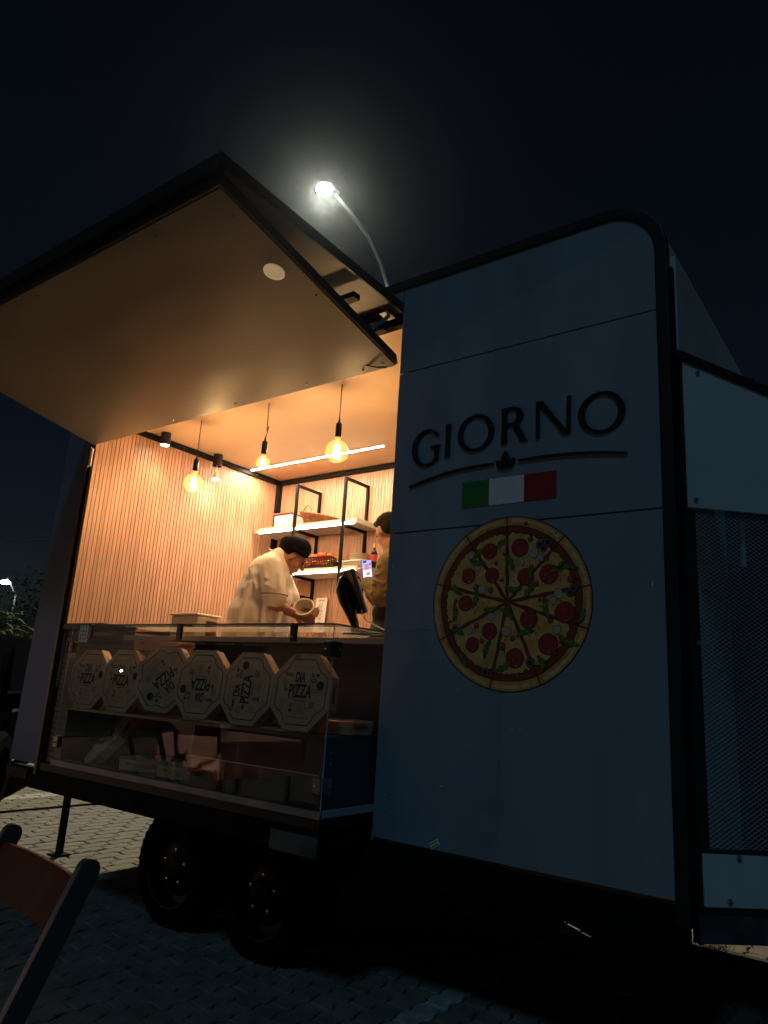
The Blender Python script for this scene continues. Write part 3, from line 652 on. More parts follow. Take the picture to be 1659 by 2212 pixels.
# shelf cabinet inside
cab = C('cabinet', MB().box((-4.145, -.33, 1.088), (-2.104, .125, 1.106)).box((-4.145, -.33, .80), (-4.13, -.004, 1.087)).box((-2.125, -.33, .80), (-2.106, -.004, 1.087)).box((-3.00, -.32, .80), (-2.985, -.02, 1.087)).box((-4.129, -.012, .80), (-2.126, -.002, 1.087)).box((-4.129, -.32, .800), (-2.126, -.021, .812)), M_dkwood, bev=.0015)
MB().box((-2.1055, -.32, .815), (-2.1035, -.03, 1.085)).obj('side_face', mat('navy_laminate', (.018, .028, .05), .35), cab)
pd = MB()
for z in (1.04, .995): pd.ball((-2.102, -.30, z), .005, 8)
pd.obj('peg_holes', M_counter, cab)
gl = MB().add([(-3.02, -.335, .812), (-2.13, -.335, .812), (-2.13, -.335, .942), (-3.02, -.335, .942)], [(0, 1, 2, 3)]).obj('low_glass', M_glass, DC)
MB().box((-3.02, -.337, .942), (-2.68, -.333, .9455)).box((-2.67, -.337, .942), (-2.13, -.333, .9455)).obj('glass_lip', mat('lip_edge', (.55, .42, .26), .3), gl)
pc_ = MB().box((-4.56, -.10, 1.485), (-4.47, -.098, 1.585)) if False else None

# ============================================================ PIZZA BOXES
def octagon(w, c):
    h = w/2; return [(-h+c, -h), (h-c, -h), (h, -h+c), (h, h-c), (h-c, h), (-h+c, h), (-h, h-c), (-h, -h+c)]
BW, BT = .338, .056
bb = MB()     # local: centre of the face, face looks to -Y
oc8 = octagon(BW, .098)
bb.prism(oc8, BT, 0, T(0, 0, 0))
box_me = bb.mesh('pizza_box', M_card)
lid = MB()
o2 = octagon(BW+.004, .099)
lid.strip([(x, z) for x, z in o2], [(x*.995, z*.995) for x, z in o2], .022, 0, T(0, .001, 0), closed=True)
for k in range(8):          # tuck flaps, slightly proud of the sides
    a, b = V((*o2[k], 0)), V((*o2[(k+1) % 8], 0)); p = a.lerp(b, .22); q = a.lerp(b, .78); n_ = V(((b-a).y, -(b-a).x, 0)).normalized()*.0018
    lid.add([(p.x, .004, p.y), (q.x, .004, q.y), (q.x+n_.x, .03, q.y+n_.y), (p.x+n_.x, .03, p.y+n_.y)], [(0, 1, 2, 3)])
lid_me = lid.mesh('lid_flap', M_card)
pr = MB()
def tx(body, size, x, z, sx=.62, bold=.0, rot=0):
    vs, fs = text_geo(body, size, sx, bold, T(x, -.0012, z) @ RY(rot)); pr.add(vs, fs)
def ln(pts, w, closed=False):
    n = len(pts); A = []; B = []
    for i, p in enumerate(pts):
        a = V(pts[(i-1) % n] if closed or i else pts[i]); b = V(pts[(i+1) % n] if closed or i < n-1 else pts[i])
        d = (V((*b, 0))-V((*a, 0))); d.normalize(); A.append((p[0]-d.y*w/2, p[1]+d.x*w/2)); B.append((p[0]+d.y*w/2, p[1]-d.x*w/2))
    m_ = n if closed else n-1
    o = [(x, -.0012, z) for x, z in A]+[(x, -.0012, z) for x, z in B]
    pr.add(o, [(i, (i+1) % n, n+(i+1) % n, n+i) for i in range(m_)])
i8 = octagon(.288, .084); pts = []
for k in range(8):
    a = V(i8[k]); b = V(i8[(k+1) % 8])
    if k % 2: 
        d = (b-a).normalized(); n_ = V((d.y, -d.x))*.008
        pts += [a, a.lerp(b, .30), a.lerp(b, .34)-n_, a.lerp(b, .66)-n_, a.lerp(b, .70)]
    else: pts += [a]
ln([tuple(p) for p in pts], .0042, True)
tx('PIZZA', .082, -.005, .000, .60, .0022); tx('DIA', .062, -.012, .062, .56, .0018); tx('TODO', .022, -.080, .074, .78, .0008)
tx('de', .030, -.088, .008, .8, .0004); tx('EU', .026, .060, .074, .6, .0006); tx('PIZZA', .024, .068, .050, .62, .0005)
h = [(0.5*16*sin(t)**3/16, .5*(13*cos(t)-5*cos(2*t)-2*cos(3*t)-cos(4*t))/16) for t in [2*pi*i/24 for i in range(24)]]
pr.add([(.086+.020*x, -.0012, .075+.020*z) for x, z in h], [tuple(range(24))])
tx('EU', .022, -.045, -.062, .62, .0004); tx('ME', .022, -.045, -.084, .62, .0004)
def cir(x, z, r, n=18): return [(x+r*cos(2*pi*i/n), z+r*sin(2*pi*i/n)) for i in range(n)]
pr.add([(x, -.0012, z) for x, z in cir(.108, .030, .021)], [tuple(range(18))])
ln(cir(-.098, .038, .017), .0015, True); ln(cir(-.098, .038, .011), .001, True)
for a in (0, 60, 120): ln([(-.098-.016*cos(radians(a)), .038-.016*sin(radians(a))), (-.098+.016*cos(radians(a)), .038+.016*sin(radians(a)))], .001)
ln([(-.022, -.098), (.012, -.045), (.030, -.092)], .002, True); ln([(-.010, -.088), (.012, -.056), (.022, -.086)], .0012, True)
for x, z in ((.004, -.078), (.014, -.072), (.012, -.088)): ln(cir(x, z, .004, 8), .0012, True)
ln([(-.110, -.030), (-.086, -.030), (-.086, -.072), (-.110, -.072)], .0016, True); ln([(-.106, -.044), (-.090, -.044)], .0012); ln([(-.106, -.056), (-.090, -.056)], .0012)
for k in range(3): ln([(.055, -.045-.010*k), (.055+.038-.006*k, -.045-.010*k)], .0035)
ln([(.052, .012), (.125, .012)], .0012); ln([(.055, .002), (.110, .002)], .0012); ln([(-.055, .112), (.055, .112)], .0012); ln([(-.055, -.112), (.055, -.112)], .0016)
ln([(.036, -.045), (.036, -.100)], .0012); ln([(-.032, -.038), (.036, -.038)], .003)
for k in range(2): ln([(-.055-(0), .112), (-.049, .115 if k else .109)], .001); ln([(.055, .112), (.049, .115 if k else .109)], .001)
# the marks on the rims
def side_mark(k, what):
    a, b = V((*o2[k], 0)), V((*o2[(k+1) % 8], 0)); mid = (a+b)/2; d = (b-a).normalized(); n_ = V((d.y, -d.x, 0))
    M = Matrix(((d.x, 0, n_.x*-1, 0), (0, 1, 0, 0), (d.y, 0, n_.y*-1, 0), (0, 0, 0, 1)))
    # local frame: text x along edge, text up along +Y (depth)
    if what == 'no':
        vs, fs = text_geo('N°30', .017, .9, .0004)
        pr.add([tuple(V((mid.x, .016, mid.y))+V((d.x, 0, d.y))*(-v[0])+V((0, 1, 0))*(-v[2])*-1+V((n_.x, 0, n_.y))*.0035) for v in vs], fs)
    else:
        rg = random.Random(9); x = -.04
        while x < .04:
            w = rg.choice((.0012, .002, .003)); q = []
            for u, v_ in ((x, .008), (x+w, .008), (x+w, .028), (x, .028)): q.append(tuple(V((mid.x, v_, mid.y))+V((d.x, 0, d.y))*u+V((n_.x, 0, n_.y))*.0035))
            pr.add(q, [(0, 1, 2, 3)]); x += w+rg.choice((.0014, .002))
side_mark(3, 'no'); side_mark(2, 'bar'); side_mark(0, 'no'); side_mark(6, 'bar')
print_me = pr.mesh('box_print', M_ink)
def pizza_box(M, label, group='pizza boxes in the display case'):
    o = bpy.data.objects.new('pizza_box', box_me); COL.objects.link(o); o.matrix_basis = M
    md = o.modifiers.new('bevel', 'BEVEL'); md.width = .0015; md.segments = 1
    tag(o, label, 'pizza box', group)
    for n_, me in (('lid_flap', lid_me), ('box_print', print_me)):
        c = bpy.data.objects.new(n_, me); COL.objects.link(c); c.parent = o
    return o
rows_ = [(-3.987, 1.272, 0, 4, -3, 'upright pizza box at the left end of the standing row, nearest the slatted post'),
         (-3.655, 1.276, 0, 5, -3, 'upright pizza box second from the left, beside the warmly lit tilted one'),
         (-3.290, 1.300, 222, 16, -5, 'standing pizza box turned diagonally and lit warm, third from the left'),
         (-2.985, 1.288, 180, 6, -5, 'standing pizza box with its print upside down, fourth from the left'),
         (-2.640, 1.282, 90, 2, -5, 'standing pizza box with its print reading upwards, second from the right'),
         (-2.290, 1.284, 0, 3, -6, 'largest looking upright pizza box at the right end beside the glass corner')]
for x, z, rot, yaw, lean, lb in rows_:
    pizza_box(T(x, -.322, z) @ RZ(yaw) @ RX(lean) @ RY(-rot), lb)
pizza_box(T(-2.27, -.075, 1.166) @ RZ(-12) @ RX(-90) @ RY(0), 'pizza box lying flat behind the right end of the standing row')
pizza_box(T(-3.62, -.085, 1.512) @ RZ(4) @ RX(-88), 'topmost flat pizza box resting on the stack behind the tilted box')
for k in range(9):
    pizza_box(T(-3.63+.012*((k*7) % 3-1), -.075+(.004 if k % 2 else 0), 1.166+.0575*k) @ RZ((k*37) % 7-3) @ RX(-90), 'flat pizza box number %s from the bottom of the stack behind the standing row' % ['one', 'two', 'three', 'four', 'five', 'six', 'seven', 'eight', 'nine'][k]) if k < 6 else None
pizza_box(T(-3.90, -.195, .945) @ RY(-28) @ RX(-44), 'dim pizza box leaning diagonally in the lower left compartment of the cabinet')
pizza_box(T(-3.50, -.158, .872) @ RZ(8) @ RX(-90), 'flat pizza box on the cabinet floor, upper of two', 'pizza boxes in the display case')
pizza_box(T(-3.48, -.16, .8135+.0) @ T(0, 0, .0) @ RZ(2) @ RX(-90) if False else T(-3.155, -.158, .872) @ RZ(-2) @ RX(-90), 'flat pizza box on the cabinet floor beside the divider')

# small paper things
pcard = MB().box((-.045, -.001, 0), (.045, .001, .10)).obj('price_card', M_paper)
pcard.location = (-4.105, -.325, 1.485); tag(pcard, 'small white card with tiny coloured drawings, upper left corner of the case', 'card')
pk = MB(); rg = random.Random(2)
for i in range(4):
    for j in range(3):
        x = -.032+j*.025; z = .014+i*.023; pk.box((x, -.0018, z), (x+rg.uniform(.008, .014), -.0012, z+rg.uniform(.008, .015)), (i+j) % 2)
o = pk.obj('card_print', [mat('print_red', (.4, .06, .04), .6), M_ink]); o.parent = pcard

# ============================================================ INTERIOR FITTINGS
SU = P('shelf_unit', MB().box((-4.86, 1.65, 2.632), (-3.655, 1.945, 2.675)), M_shelf, bev=.002)
P('shelf_board', MB().box((-4.55, 1.65, 2.236), (-3.60, 1.945, 2.276)), M_shelf, parent=SU, bev=.002)
for x in (-4.345, -3.790):
    u = MB(); w = .022
    u.box((x-w/2, 1.626, 2.05), (x+w/2, 1.648, 3.036))
    u.box((x-w/2, 1.649, 3.014), (x+w/2, 1.925, 3.036)); u.box((x-w/2, 1.926, 2.05), (x+w/2, 1.947, 3.036))
    u.box((x-w/2, 1.649, 2.05), (x+w/2, 1.925, 2.072)); u.box((x-w/2, 1.649, 2.608), (x+w/2, 1.925, 2.630)); u.box((x-w/2, 1.649, 2.212), (x+w/2, 1.925, 2.234))
    fr = P('upright_frame', u, M_black, parent=SU)
for a, b, z in ((-4.80, -4.358, 2.6315), (-4.333, -3.803, 2.6315), (-3.778, -3.69, 2.6315), (-4.40, -4.358, 2.235), (-4.333, -3.803, 2.235), (-3.778, -3.64, 2.235)):
    P('led_strip', MB().box((a, 1.6468, z-.001), (b, 1.668, z+.0008)).box((a, 1.644, z), (b, 1.6466, z+.012)), M_led, parent=SU)
P('led_strip', MB().box((-4.84, 1.514, 3.2), (-3.33, 1.532, 3.2005)).box((-4.845, 1.510, 3.2008), (-3.325, 1.536, 3.209), 1), [emis('ceiling_led', (1, .81, .57), 560), M_paper])
# pendants
def pendant(x, y, z, r, label, sag=0):
    e = empty('pendant_lamp', (x, y, 3.209), label, 'pendant lamp', 'amber globe pendants over the counter')
    top = z+r*1.28
    pts = [(x, y, 3.209), (x+sag*.2, y, 3.0), (x+sag*.6, y, top+.20), (x, y, top+.115)]
    MB().tube(pts, .0032, 6).obj('cord', M_blackpl, e, smooth=True)
    MB().lathe([(.004, .13), (.008, .10), (.018, .092), (.020, .085), (.0205, .02), (.019, .0)], 20, 0, T(x, y, top)).obj('socket', M_blackpl, e, ang=40)
    prof = [(.017, top-z+.003)]+[(r*sin(t), r*cos(t)) for t in [radians(a) for a in (17, 30, 45, 60, 75, 90, 105, 120, 135, 150, 165, 178)]]
    prof.insert(1, (.018, r*1.10))
    MB().lathe(prof, 32, 0, T(x, y, z)).obj('globe', M_amber, e, smooth=True)
    f = MB(); k = r/.073
    for i in range(6):
        a = 2*pi*i/6; f.tube([(x+.010*k*cos(a), y+.010*k*sin(a), z+.038*k), (x+.019*k*cos(a), y+.019*k*sin(a), z-.042*k)], .0046*k+.0006, 6)
    f.obj('filament', M_fil, e)
    MB().tube([(x, y, top), (x, y, z+.032*k)], [.006, .004], 8).obj('stem', mat('stem_glass', (.8, .5, .2), .2), e)
pendant(-4.255, .45, 2.713, .074, 'left amber globe pendant in front of the slatted side wall', .0)
pendant(-3.535, .45, 2.773, .046, 'smallest amber globe pendant, between the two large ones', .035)
pendant(-2.872, .45, 2.754, .073, 'right large amber globe pendant nearest the blue panel', .0)
def spot(x, y, label, bulb):
    e = empty('spot_lamp', (x, y, 3.209), label, 'spot lamp', 'black cylinder spots along the side wall')
    MB().lathe([(.001, 0), (.038, 0), (.040, -.004), (.040, -.105), (.036, -.105), (.034, -.08)], 24, 0, T(x, y, 3.209)).obj('housing', M_trim, e, ang=40)
    z = 3.209-.100
    if bulb:
        MB().tube([(x-.004, y, z+.03), (x-.01, y, z-.03), (x-.006, y, z-.055)], .0016, 5).tube([(x+.004, y, z+.03), (x+.008, y, z-.03), (x+.004, y, z-.055)], .0016, 5).obj('wire', M_paper, e)
        MB().lathe([(.012, -.05), (.017, -.055), (.017, -.09), (.020, -.095), (.034, -.125)], 20, 0, T(x, y, z)).obj('bulb_body', mat('ceramic', (.75, .62, .42), .4), e, ang=40)
        z -= .122
    MB().lathe([(.033, .0), (.030, -.004), (.001, -.006)], 20, 0, T(x, y, z)).obj('lens', emis('spot_lens', (1, .93, .70), 60), e)
    l = bpy.data.lights.new('spot_light', 'SPOT'); l.energy = 14; l.color = (1, .72, .42); l.spot_size = radians(125); l.spot_blend = .8; l.shadow_soft_size = .035
    lo = bpy.data.objects.new('spot_light', l); COL.objects.link(lo); lo.location = (x, y, z-.012)
spot(-4.745, .50, 'nearer black cylinder spot lamp with its bulb inside the housing', False)
spot(-4.79, 1.08, 'farther black cylinder spot lamp with its bulb dangling on wires', True)

# things on the shelves
def wicker():
    e = empty('wicker_basket', (-4.20, 1.78, 2.676), 'brown wicker basket with arched handle lying on the upper shelf', 'basket')
    b = MB(); n = 56; rowsN = 9; cx, cyy = -4.19, 1.78
    def rad(k, j):
        t = k/rowsN; a = 2*pi*j/n; return (.135+.075*t)*cos(a)*(1.0), (.075+.045*t)*sin(a), 2.682+t*(.088-.045*cos(a))
    for k in range(rowsN+1):
        pts = []
        for j in range(n+1):
            x, y, z = rad(k, j % n); wv = .003*(1 if (j+k) % 2 else -1); r_ = math.hypot(x, y); pts.append((cx+x*(1+wv/r_), cyy+y*(1+wv/r_), z))
        b.tube(pts, .0052, 5)
    b.obj('weave', mat('wicker', (.27, .095, .026), .6, var=.35, vs=30), e, smooth=True)
    s = MB()
    for j in range(0, n, 2): s.tube([(cx+p[0], cyy+p[1], p[2]) for p in (rad(0, j), rad(rowsN, j))], .0028, 5)
    s.obj('stakes', MATS['wicker'], e)
    MB().tube([(cx-.13+.055*cos(t)*1.0, cyy-.02, 2.775+.095*sin(t)) for t in [pi*i/14 for i in range(15)]], .006, 8).obj('handle', MATS['wicker'], e, smooth=True)
    MB().lathe([(.001, .0), (1, 0)], 24, 0, T(cx, cyy, 2.681) @ Matrix.Diagonal((.13, .072, 1, 1))).obj('base', MATS['wicker'], e)
wicker()
tb = empty('storage_box', (-4.60, 1.80, 2.676), 'cloudy plastic box with red lid at the left end of the upper shelf', 'box')
MB().box((-4.67, 1.70, 2.677), (-4.47, 1.88, 2.80)).obj('tub', mat('frosted_pale', (.72, .66, .60), .4), tb, bev=.01)
MB().box((-4.678, 1.692, 2.801), (-4.462, 1.888, 2.812)).obj('lid', mat('pink_lid', (.55, .10, .10), .4), tb, bev=.004)
# crate with fruit
cr = empty('crate', (-4.10, 1.78, 2.277), 'black slotted plastic crate full of tomatoes on the lower shelf', 'crate')
cm = MB(); x0, x1, y0, y1, z0, z1 = -4.27, -3.93, 1.665, 1.90, 2.278, 2.372
def slots(p, q, n):
    p = V(p); q = V(q)
    cm.beam(p+V((0, 0, .005)), q+V((0, 0, .005)), .008, .010); cm.beam(p+V((0, 0, .047)), q+V((0, 0, .047)), .008, .008); cm.beam(p+V((0, 0, .090)), q+V((0, 0, .090)), .010, .012)
    for i in range(n+1):
        c = p.lerp(q, i/n); cm.beam(c, c+V((0, 0, .088)), .0062, .0062)
slots((x0, y0, z0), (x1, y0, z0), 19); slots((x0, y1, z0), (x1, y1, z0), 19); slots((x0, y0, z0), (x0, y1, z0), 10); slots((x1, y0, z0), (x1, y1, z0), 10)
cm.box((x0, y0, z0), (x1, y1, z0+.003)); cm.obj('slotted_wall', M_blackpl, cr)
M_tom = mat('tomato_skin', (.66, .12, .025), .25, var=.25, vs=14); M_lem = mat('lemon_skin', (.65, .42, .03), .35)
tl = [(-4.215, 1.72, 2.318, .036, 0), (-4.135, 1.715, 2.322, .038, 0), (-4.055, 1.72, 2.318, .036, 0), (-3.975, 1.715, 2.318, .034, 1), (-4.20, 1.81, 2.320, .037, 0), (-4.10, 1.80, 2.318, .036, 0), (-4.01, 1.80, 2.318, .036, 0),
      (-4.175, 1.755, 2.386, .041, 0), (-4.088, 1.75, 2.394, .045, 0), (-4.00, 1.755, 2.384, .040, 0), (-3.95, 1.76, 2.362, .028, 1), (-4.235, 1.77, 2.370, .034, 0)]
TOML = ['half ripe tomato at the lower left of the crate', 'red tomato behind the crate slots, second from the left', 'red tomato behind the middle slots of the crate', 'lemon behind the right slots of the crate', 'tomato at the back left of the crate bottom', 'tomato at the back middle of the crate bottom', 'tomato at the back right of the crate bottom',
        'orange red tomato heaped above the left half of the crate rim', 'biggest orange red tomato heaped in the middle above the crate rim', 'orange red tomato right of the biggest one above the crate rim', 'yellow lemon on top at the right end of the crate', 'tomato on the pile at the left end of the crate']
for (x, y, z, r, k), lb in zip(tl, TOML):
    o = MB().ball((0, 0, 0), (r, r, r*.88), 16).obj('lemon' if k else 'tomato', M_lem if k else M_tom, smooth=True); o.location = (x, y, z)
    tag(o, lb, 'lemon' if k else 'tomato', 'fruit in the black crate')
    if not k:
        c = MB()
        for i in range(5): 
            a = i*2*pi/5; c.add([(.002*cos(a+1.5), .002*sin(a+1.5), r*.86), (r*.4*cos(a), r*.4*sin(a), r*.84), (-.002*cos(a+1.5), -.002*sin(a+1.5), r*.86)], [(0, 1, 2)])
        q = c.obj('calyx', M_grass); q.parent = o
def round_tub(x, y, z, r, h, label, m=M_plast, lid=True):
    e = empty('plastic_tub', (x, y, z), label, 'tub')
    MB().lathe([(.001, 0), (r*.88, 0), (r*.92, .006), (r, h), (r*1.02, h), (r*.96, h-.002), (r*.86, .006), (.001, .004)], 28, 0, T(x, y, z)).obj('tub_wall', m, e, ang=40)
    if lid: MB().lathe([(r*1.05, h-.006), (r*1.06, h+.004), (r*.9, h+.006), (r*.88, h+.002), (.001, h+.002)], 28, 0, T(x, y, z)).obj('lid', m, e, ang=40)
round_tub(-3.70, 1.78, 2.33, .085, .055, 'round cloudy tub with lid stacked above the square tub on the lower shelf')
sq = empty('square_tub', (-3.73, 1.78, 2.277), 'wide cream plastic tub under the round one on the lower shelf', 'tub')
MB().box((-3.855, 1.69, 2.278), (-3.61, 1.87, 2.318)).obj('tub_wall', M_plast, sq, bev=.008)
MB().box((-3.862, 1.683, 2.319), (-3.603, 1.877, 2.329)).obj('lid', M_paper, sq, bev=.003)
bt = empty('oil_bottle', (-3.572, 1.83, 2.277), 'dark oil bottle with gold cap and red label at the lower shelf end', 'bottle')
MB().lathe([(.001, 0), (.03, 0), (.031, .01), (.031, .115), (.024, .135), (.012, .150), (.012, .172)], 20, 0, T(-3.572, 1.80, 2.277)).obj('bottle_body', mat('dark_glass', (.015, .012, .006), .08), bt, smooth=True)
MB().lathe([(.0325, .05), (.0325, .105)], 20, 0, T(-3.572, 1.80, 2.277)).obj('label_band', mat('label_red', (.5, .05, .05), .5), bt, smooth=True)
MB().lathe([(.014, .165), (.014, .200), (.001, .201)], 16, 0, T(-3.572, 1.80, 2.277)).obj('bottle_cap', mat('gold_cap', (.6, .4, .12), .35, metal=.7), bt, ang=40)
# cardboard cup beside chef's face on lower shelf
o = MB().lathe([(.001, 0), (.028, 0), (.036, .085), (.001, .083)], 18).obj('paper_cup', M_paper, ang=40); o.location = (-4.33, 1.74, 2.277); tag(o, 'white paper cup on the lower shelf beside the black crate', 'cup')
# menu card
mc = MB().box((-.062, -.001, 0), (.062, .001, .30)).obj('menu_card', mat('menu_paper', (.74, .60, .50), .6)); mc.location = (-4.205, 1.90, 1.765); mc.rotation_euler.x = radians(-4)
tag(mc, 'narrow printed menu card on the back wall right of the held tub', 'menu')
mp_ = MB(); vs, fs = text_geo('GIORNO', .022, .85, .0003, T(0, -.0016, .275)); mp_.add(vs, fs)
rg = random.Random(4)
for i in range(15):
    z = .245-i*.0115; w = rg.uniform(.025, .048); mp_.box((-w, -.0018, z), (w*.6, -.0014, z+.0032))
for i in range(14):
    a = rg.uniform(0, 6.28); r_ = rg.uniform(0, .018); x = .025+r_*cos(a); z = .04+r_*sin(a); mp_.box((x-.004, -.002, z-.004), (x+.004, -.0015, z+.004), 1)
o = mp_.obj('menu_print', [M_ink, mat('menu_orange', (.5, .13, .03), .6)]); o.parent = mc
# wall paper notice behind the second man
o = MB().box((-3.36, 1.934, 2.36), (-3.22, 1.938, 2.56)).obj('wall_notice', M_paper); tag(o, 'white sheet fixed to the back wall in front of the second man’s face', 'notice')
# tap
tp = empty('tap', (-3.02, 1.55, 1.60), 'small curved chrome tap on the back counter below the terminal cable', 'tap')
MB().tube([(-3.16, 1.50, 1.90), (-3.155, 1.50, 1.945), (-3.13, 1.50, 1.975), (-3.08, 1.50, 1.985), (-3.03, 1.50, 1.965), (-3.01, 1.50, 1.92), (-3.01, 1.50, 1.61)], .013, 12).obj('spout', M_steel, tp, smooth=True)
MB().lathe([(.017, 0), (.018, .03), (.014, .034)], 14, 0, T(-3.16, 1.50, 1.875)).obj('nozzle', M_steel, tp, ang=40)
# cheese container on the counter
cc = empty('cheese_container', (-4.10, .52, 1.56), 'cloudy rectangular container of grated cheese on the counter behind the chef', 'container')
MB().box((-4.27, .42, 1.58), (-3.99, .62, 1.735)).obj('tub_wall', mat('container_plastic', (.70, .62, .46), .3, trans=.25), cc, bev=.014)
MB().box((-4.282, .408, 1.736), (-3.978, .632, 1.750)).obj('lid', mat('container_lid', (.78, .70, .52), .35), cc, bev=.006)
gc = MB(); rg = random.Random(8)
for i in range(160):
    p = V((rg.uniform(-4.25, -4.02), rg.uniform(.405, .418), rg.uniform(1.60, 1.665))); q = p+V((rg.uniform(-.02, .02), rg.uniform(-.003, .003), rg.uniform(-.012, .012))); gc.beam(p, q, .003, .003)
tag(gc.obj('grated_cheese', mat('cheese', (.72, .50, .14), .6), cc), kind='stuff')
sb_ = empty('sauce_pot', (-3.93, .50, 1.56), 'small dark red pot with white lid beside the cheese container', 'pot')
MB().lathe([(.001, 0), (.035, 0), (.040, .13)], 18, 0, T(-3.925, .50, 1.565)).obj('pot_body', mat('pot_red', (.25, .06, .05), .4), sb_, ang=40)
MB().lathe([(.042, .13), (.042, .14), (.001, .142)], 18, 0, T(-3.925, .50, 1.565)).obj('lid', M_paper, sb_, ang=40)
# payment terminal seen from behind
pt = empty('payment_terminal', (-2.47, .25, 1.59), 'black payment terminal on a curved stand seen from behind on the counter', 'payment terminal')
Mt = T(-2.484, .234, 1.822) @ RZ(-22) @ RX(24)
MB().box((-.075, -.012, -.125), (.075, .012, .125), 0, Mt).obj('screen_back', M_blackpl, pt, bev=.008, seg=3)
MB().box((-.070, .013, -.118), (.070, .016, .118), 0, Mt).obj('screen', emis('terminal_screen', (.7, .8, 1), .12), pt)
MB().box((-.0565, -.0155, .05), (.0, -.0125, .118), 0, Mt).obj('camera_bump', M_blackpl, pt, bev=.004)
MB().box((.012, -.0135, -.095), (.030, -.0122, -.077), 0, Mt).obj('badge', mat('badge_grey', (.10, .10, .11), .5), pt)
MB().tube([(-2.50, .235, 1.94), (-2.535, .225, 1.88), (-2.545, .225, 1.83), (-2.525, .23, 1.765), (-2.492, .24, 1.70), (-2.470, .25, 1.655), (-2.462, .25, 1.60)], [.030, .040, .042, .034, .026, .024, .026], 16).obj('stand_neck', M_blackpl, pt, smooth=True)
MB().lathe([(.001, .0), (.075, .0), (.078, .006), (.070, .014), (.03, .026), (.001, .028)], 32, 0, T(-2.455, .25, 1.588)).obj('stand_base', mat('base_grey', (.05, .05, .05), .25), pt, ang=40)
cb = MB().tube([(-2.42, .24, 1.725), (-2.405, .235, 1.69), (-2.37, .22, 1.665), (-2.31, .20, 1.645), (-2.24, .16, 1.625), (-2.16, .12, 1.60), (-2.06, .10, 1.588)], .0032, 6).obj('charging_cable', M_paper, smooth=True)
tag(cb, 'thin white cable curving down from the payment terminal to the right', 'cable')
o = MB().box((-.085, -.05, 0), (.085, .05, .012)).obj('green_tray', mat('green_plastic', (.08, .16, .02), .5), bev=.003); o.location = (-2.30, .16, 1.588); tag(o, 'thin green tray on the counter to the right of the terminal base', 'tray')

# ============================================================ PEOPLE
def hand(prims, wrist, palm_dir, side, normal, curl=.6, s=1.0):
    w = V(wrist); d = V(palm_dir).normalized(); n_ = V(normal).normalized(); sd = V(side).normalized()
    palm = w+d*.045*s; prims.append(('c', w, .024*s, w+d*.03*s, .026*s))
    for k in (-1, 0, 1): prims.append(('c', w+d*.02*s+sd*.012*k*s, .015*s, w+d*.075*s+sd*.022*k*s, .0125*s))
    for i, (off, L) in enumerate(((-.030, .062), (-.010, .072), (.010, .068), (.029, .054))):
        b = w+d*.078*s+sd*off*s; c1 = b+(d*cos(curl*.5)+n_*sin(curl*.5))*L*.45*s; c2 = c1+(d*cos(curl*1.3)+n_*sin(curl*1.3))*L*.32*s; c3 = c2+(d*cos(curl*2.1)+n_*sin(curl*2.1))*L*.23*s
        prims += [('c', b, .0098*s, c1, .0090*s), ('c', c1, .0090*s, c2, .0082*s), ('c', c2, .0082*s, c3, .0072*s)]
    t0 = w+d*.025*s-sd*.022*s; t1 = t0+(d*.55-sd*.6+n_*.5).normalized()*.036*s; t2 = t1+(d*.8-sd*.15+n_*.6).normalized()*.028*s
    prims += [('c', t0, .0135*s, t1, .0108*s), ('c', t1, .0108*s, t2, .0088*s)]
def head(prims, c, face, up, s=1.0):
    c = V(c); f = V(face).normalized(); u = V(up); u = (u-f*u.dot(f)).normalized(); sd = f.cross(u)
    B = Matrix((f, sd, u)).transposed()
    prims += [('e', c+u*.02*s-f*.012*s, (.098*s, .076*s, .098*s), B), ('e', c+f*.025*s-u*.035*s, (.062*s, .060*s, .082*s), B), ('e', c+f*.058*s-u*.098*s, (.026*s, .030*s, .022*s), B),
              ('c', c+f*.082*s+u*.012*s, .010*s, c+f*.108*s-u*.030*s, .0135*s), ('e', c+f*.088*s-u*.062*s, (.012*s, .024*s, .007*s), B), ('e', c+f*.086*s-u*.073*s, (.012*s, .021*s, .008*s), B),
              ('e', c+f*.078*s+u*.028*s, (.016*s, .052*s, .012*s), B)]
    for k in (-1, 1):
        prims += [('e', c+sd*.078*s*k-f*.008*s-u*.012*s, (.018*s, .008*s, .031*s), B @ Matrix.Rotation(radians(20*k), 3, 'Z')), ('e', c+f*.052*s+sd*.040*s*k-u*.035*s, (.03*s, .02*s, .022*s), B)]
    return B, sd, u, f
def eyes(c, B, sd, u, f, par, s=1.0):
    m = MB()
    for k in (-1, 1): m.ball(V(c)+f*.082*s+sd*.031*s*k+u*.004*s, .011*s, 10)
    m.obj('eye', mat('eye', (.05, .035, .03), .2), par, smooth=True) if False else None
    for k in (-1, 1):
        MB().ball(V(c)+f*.080*s+sd*.031*s*k+u*.004*s, .011*s, 10).obj('eye', mat('eye_dark', (.06, .04, .035), .2), par, smooth=True)
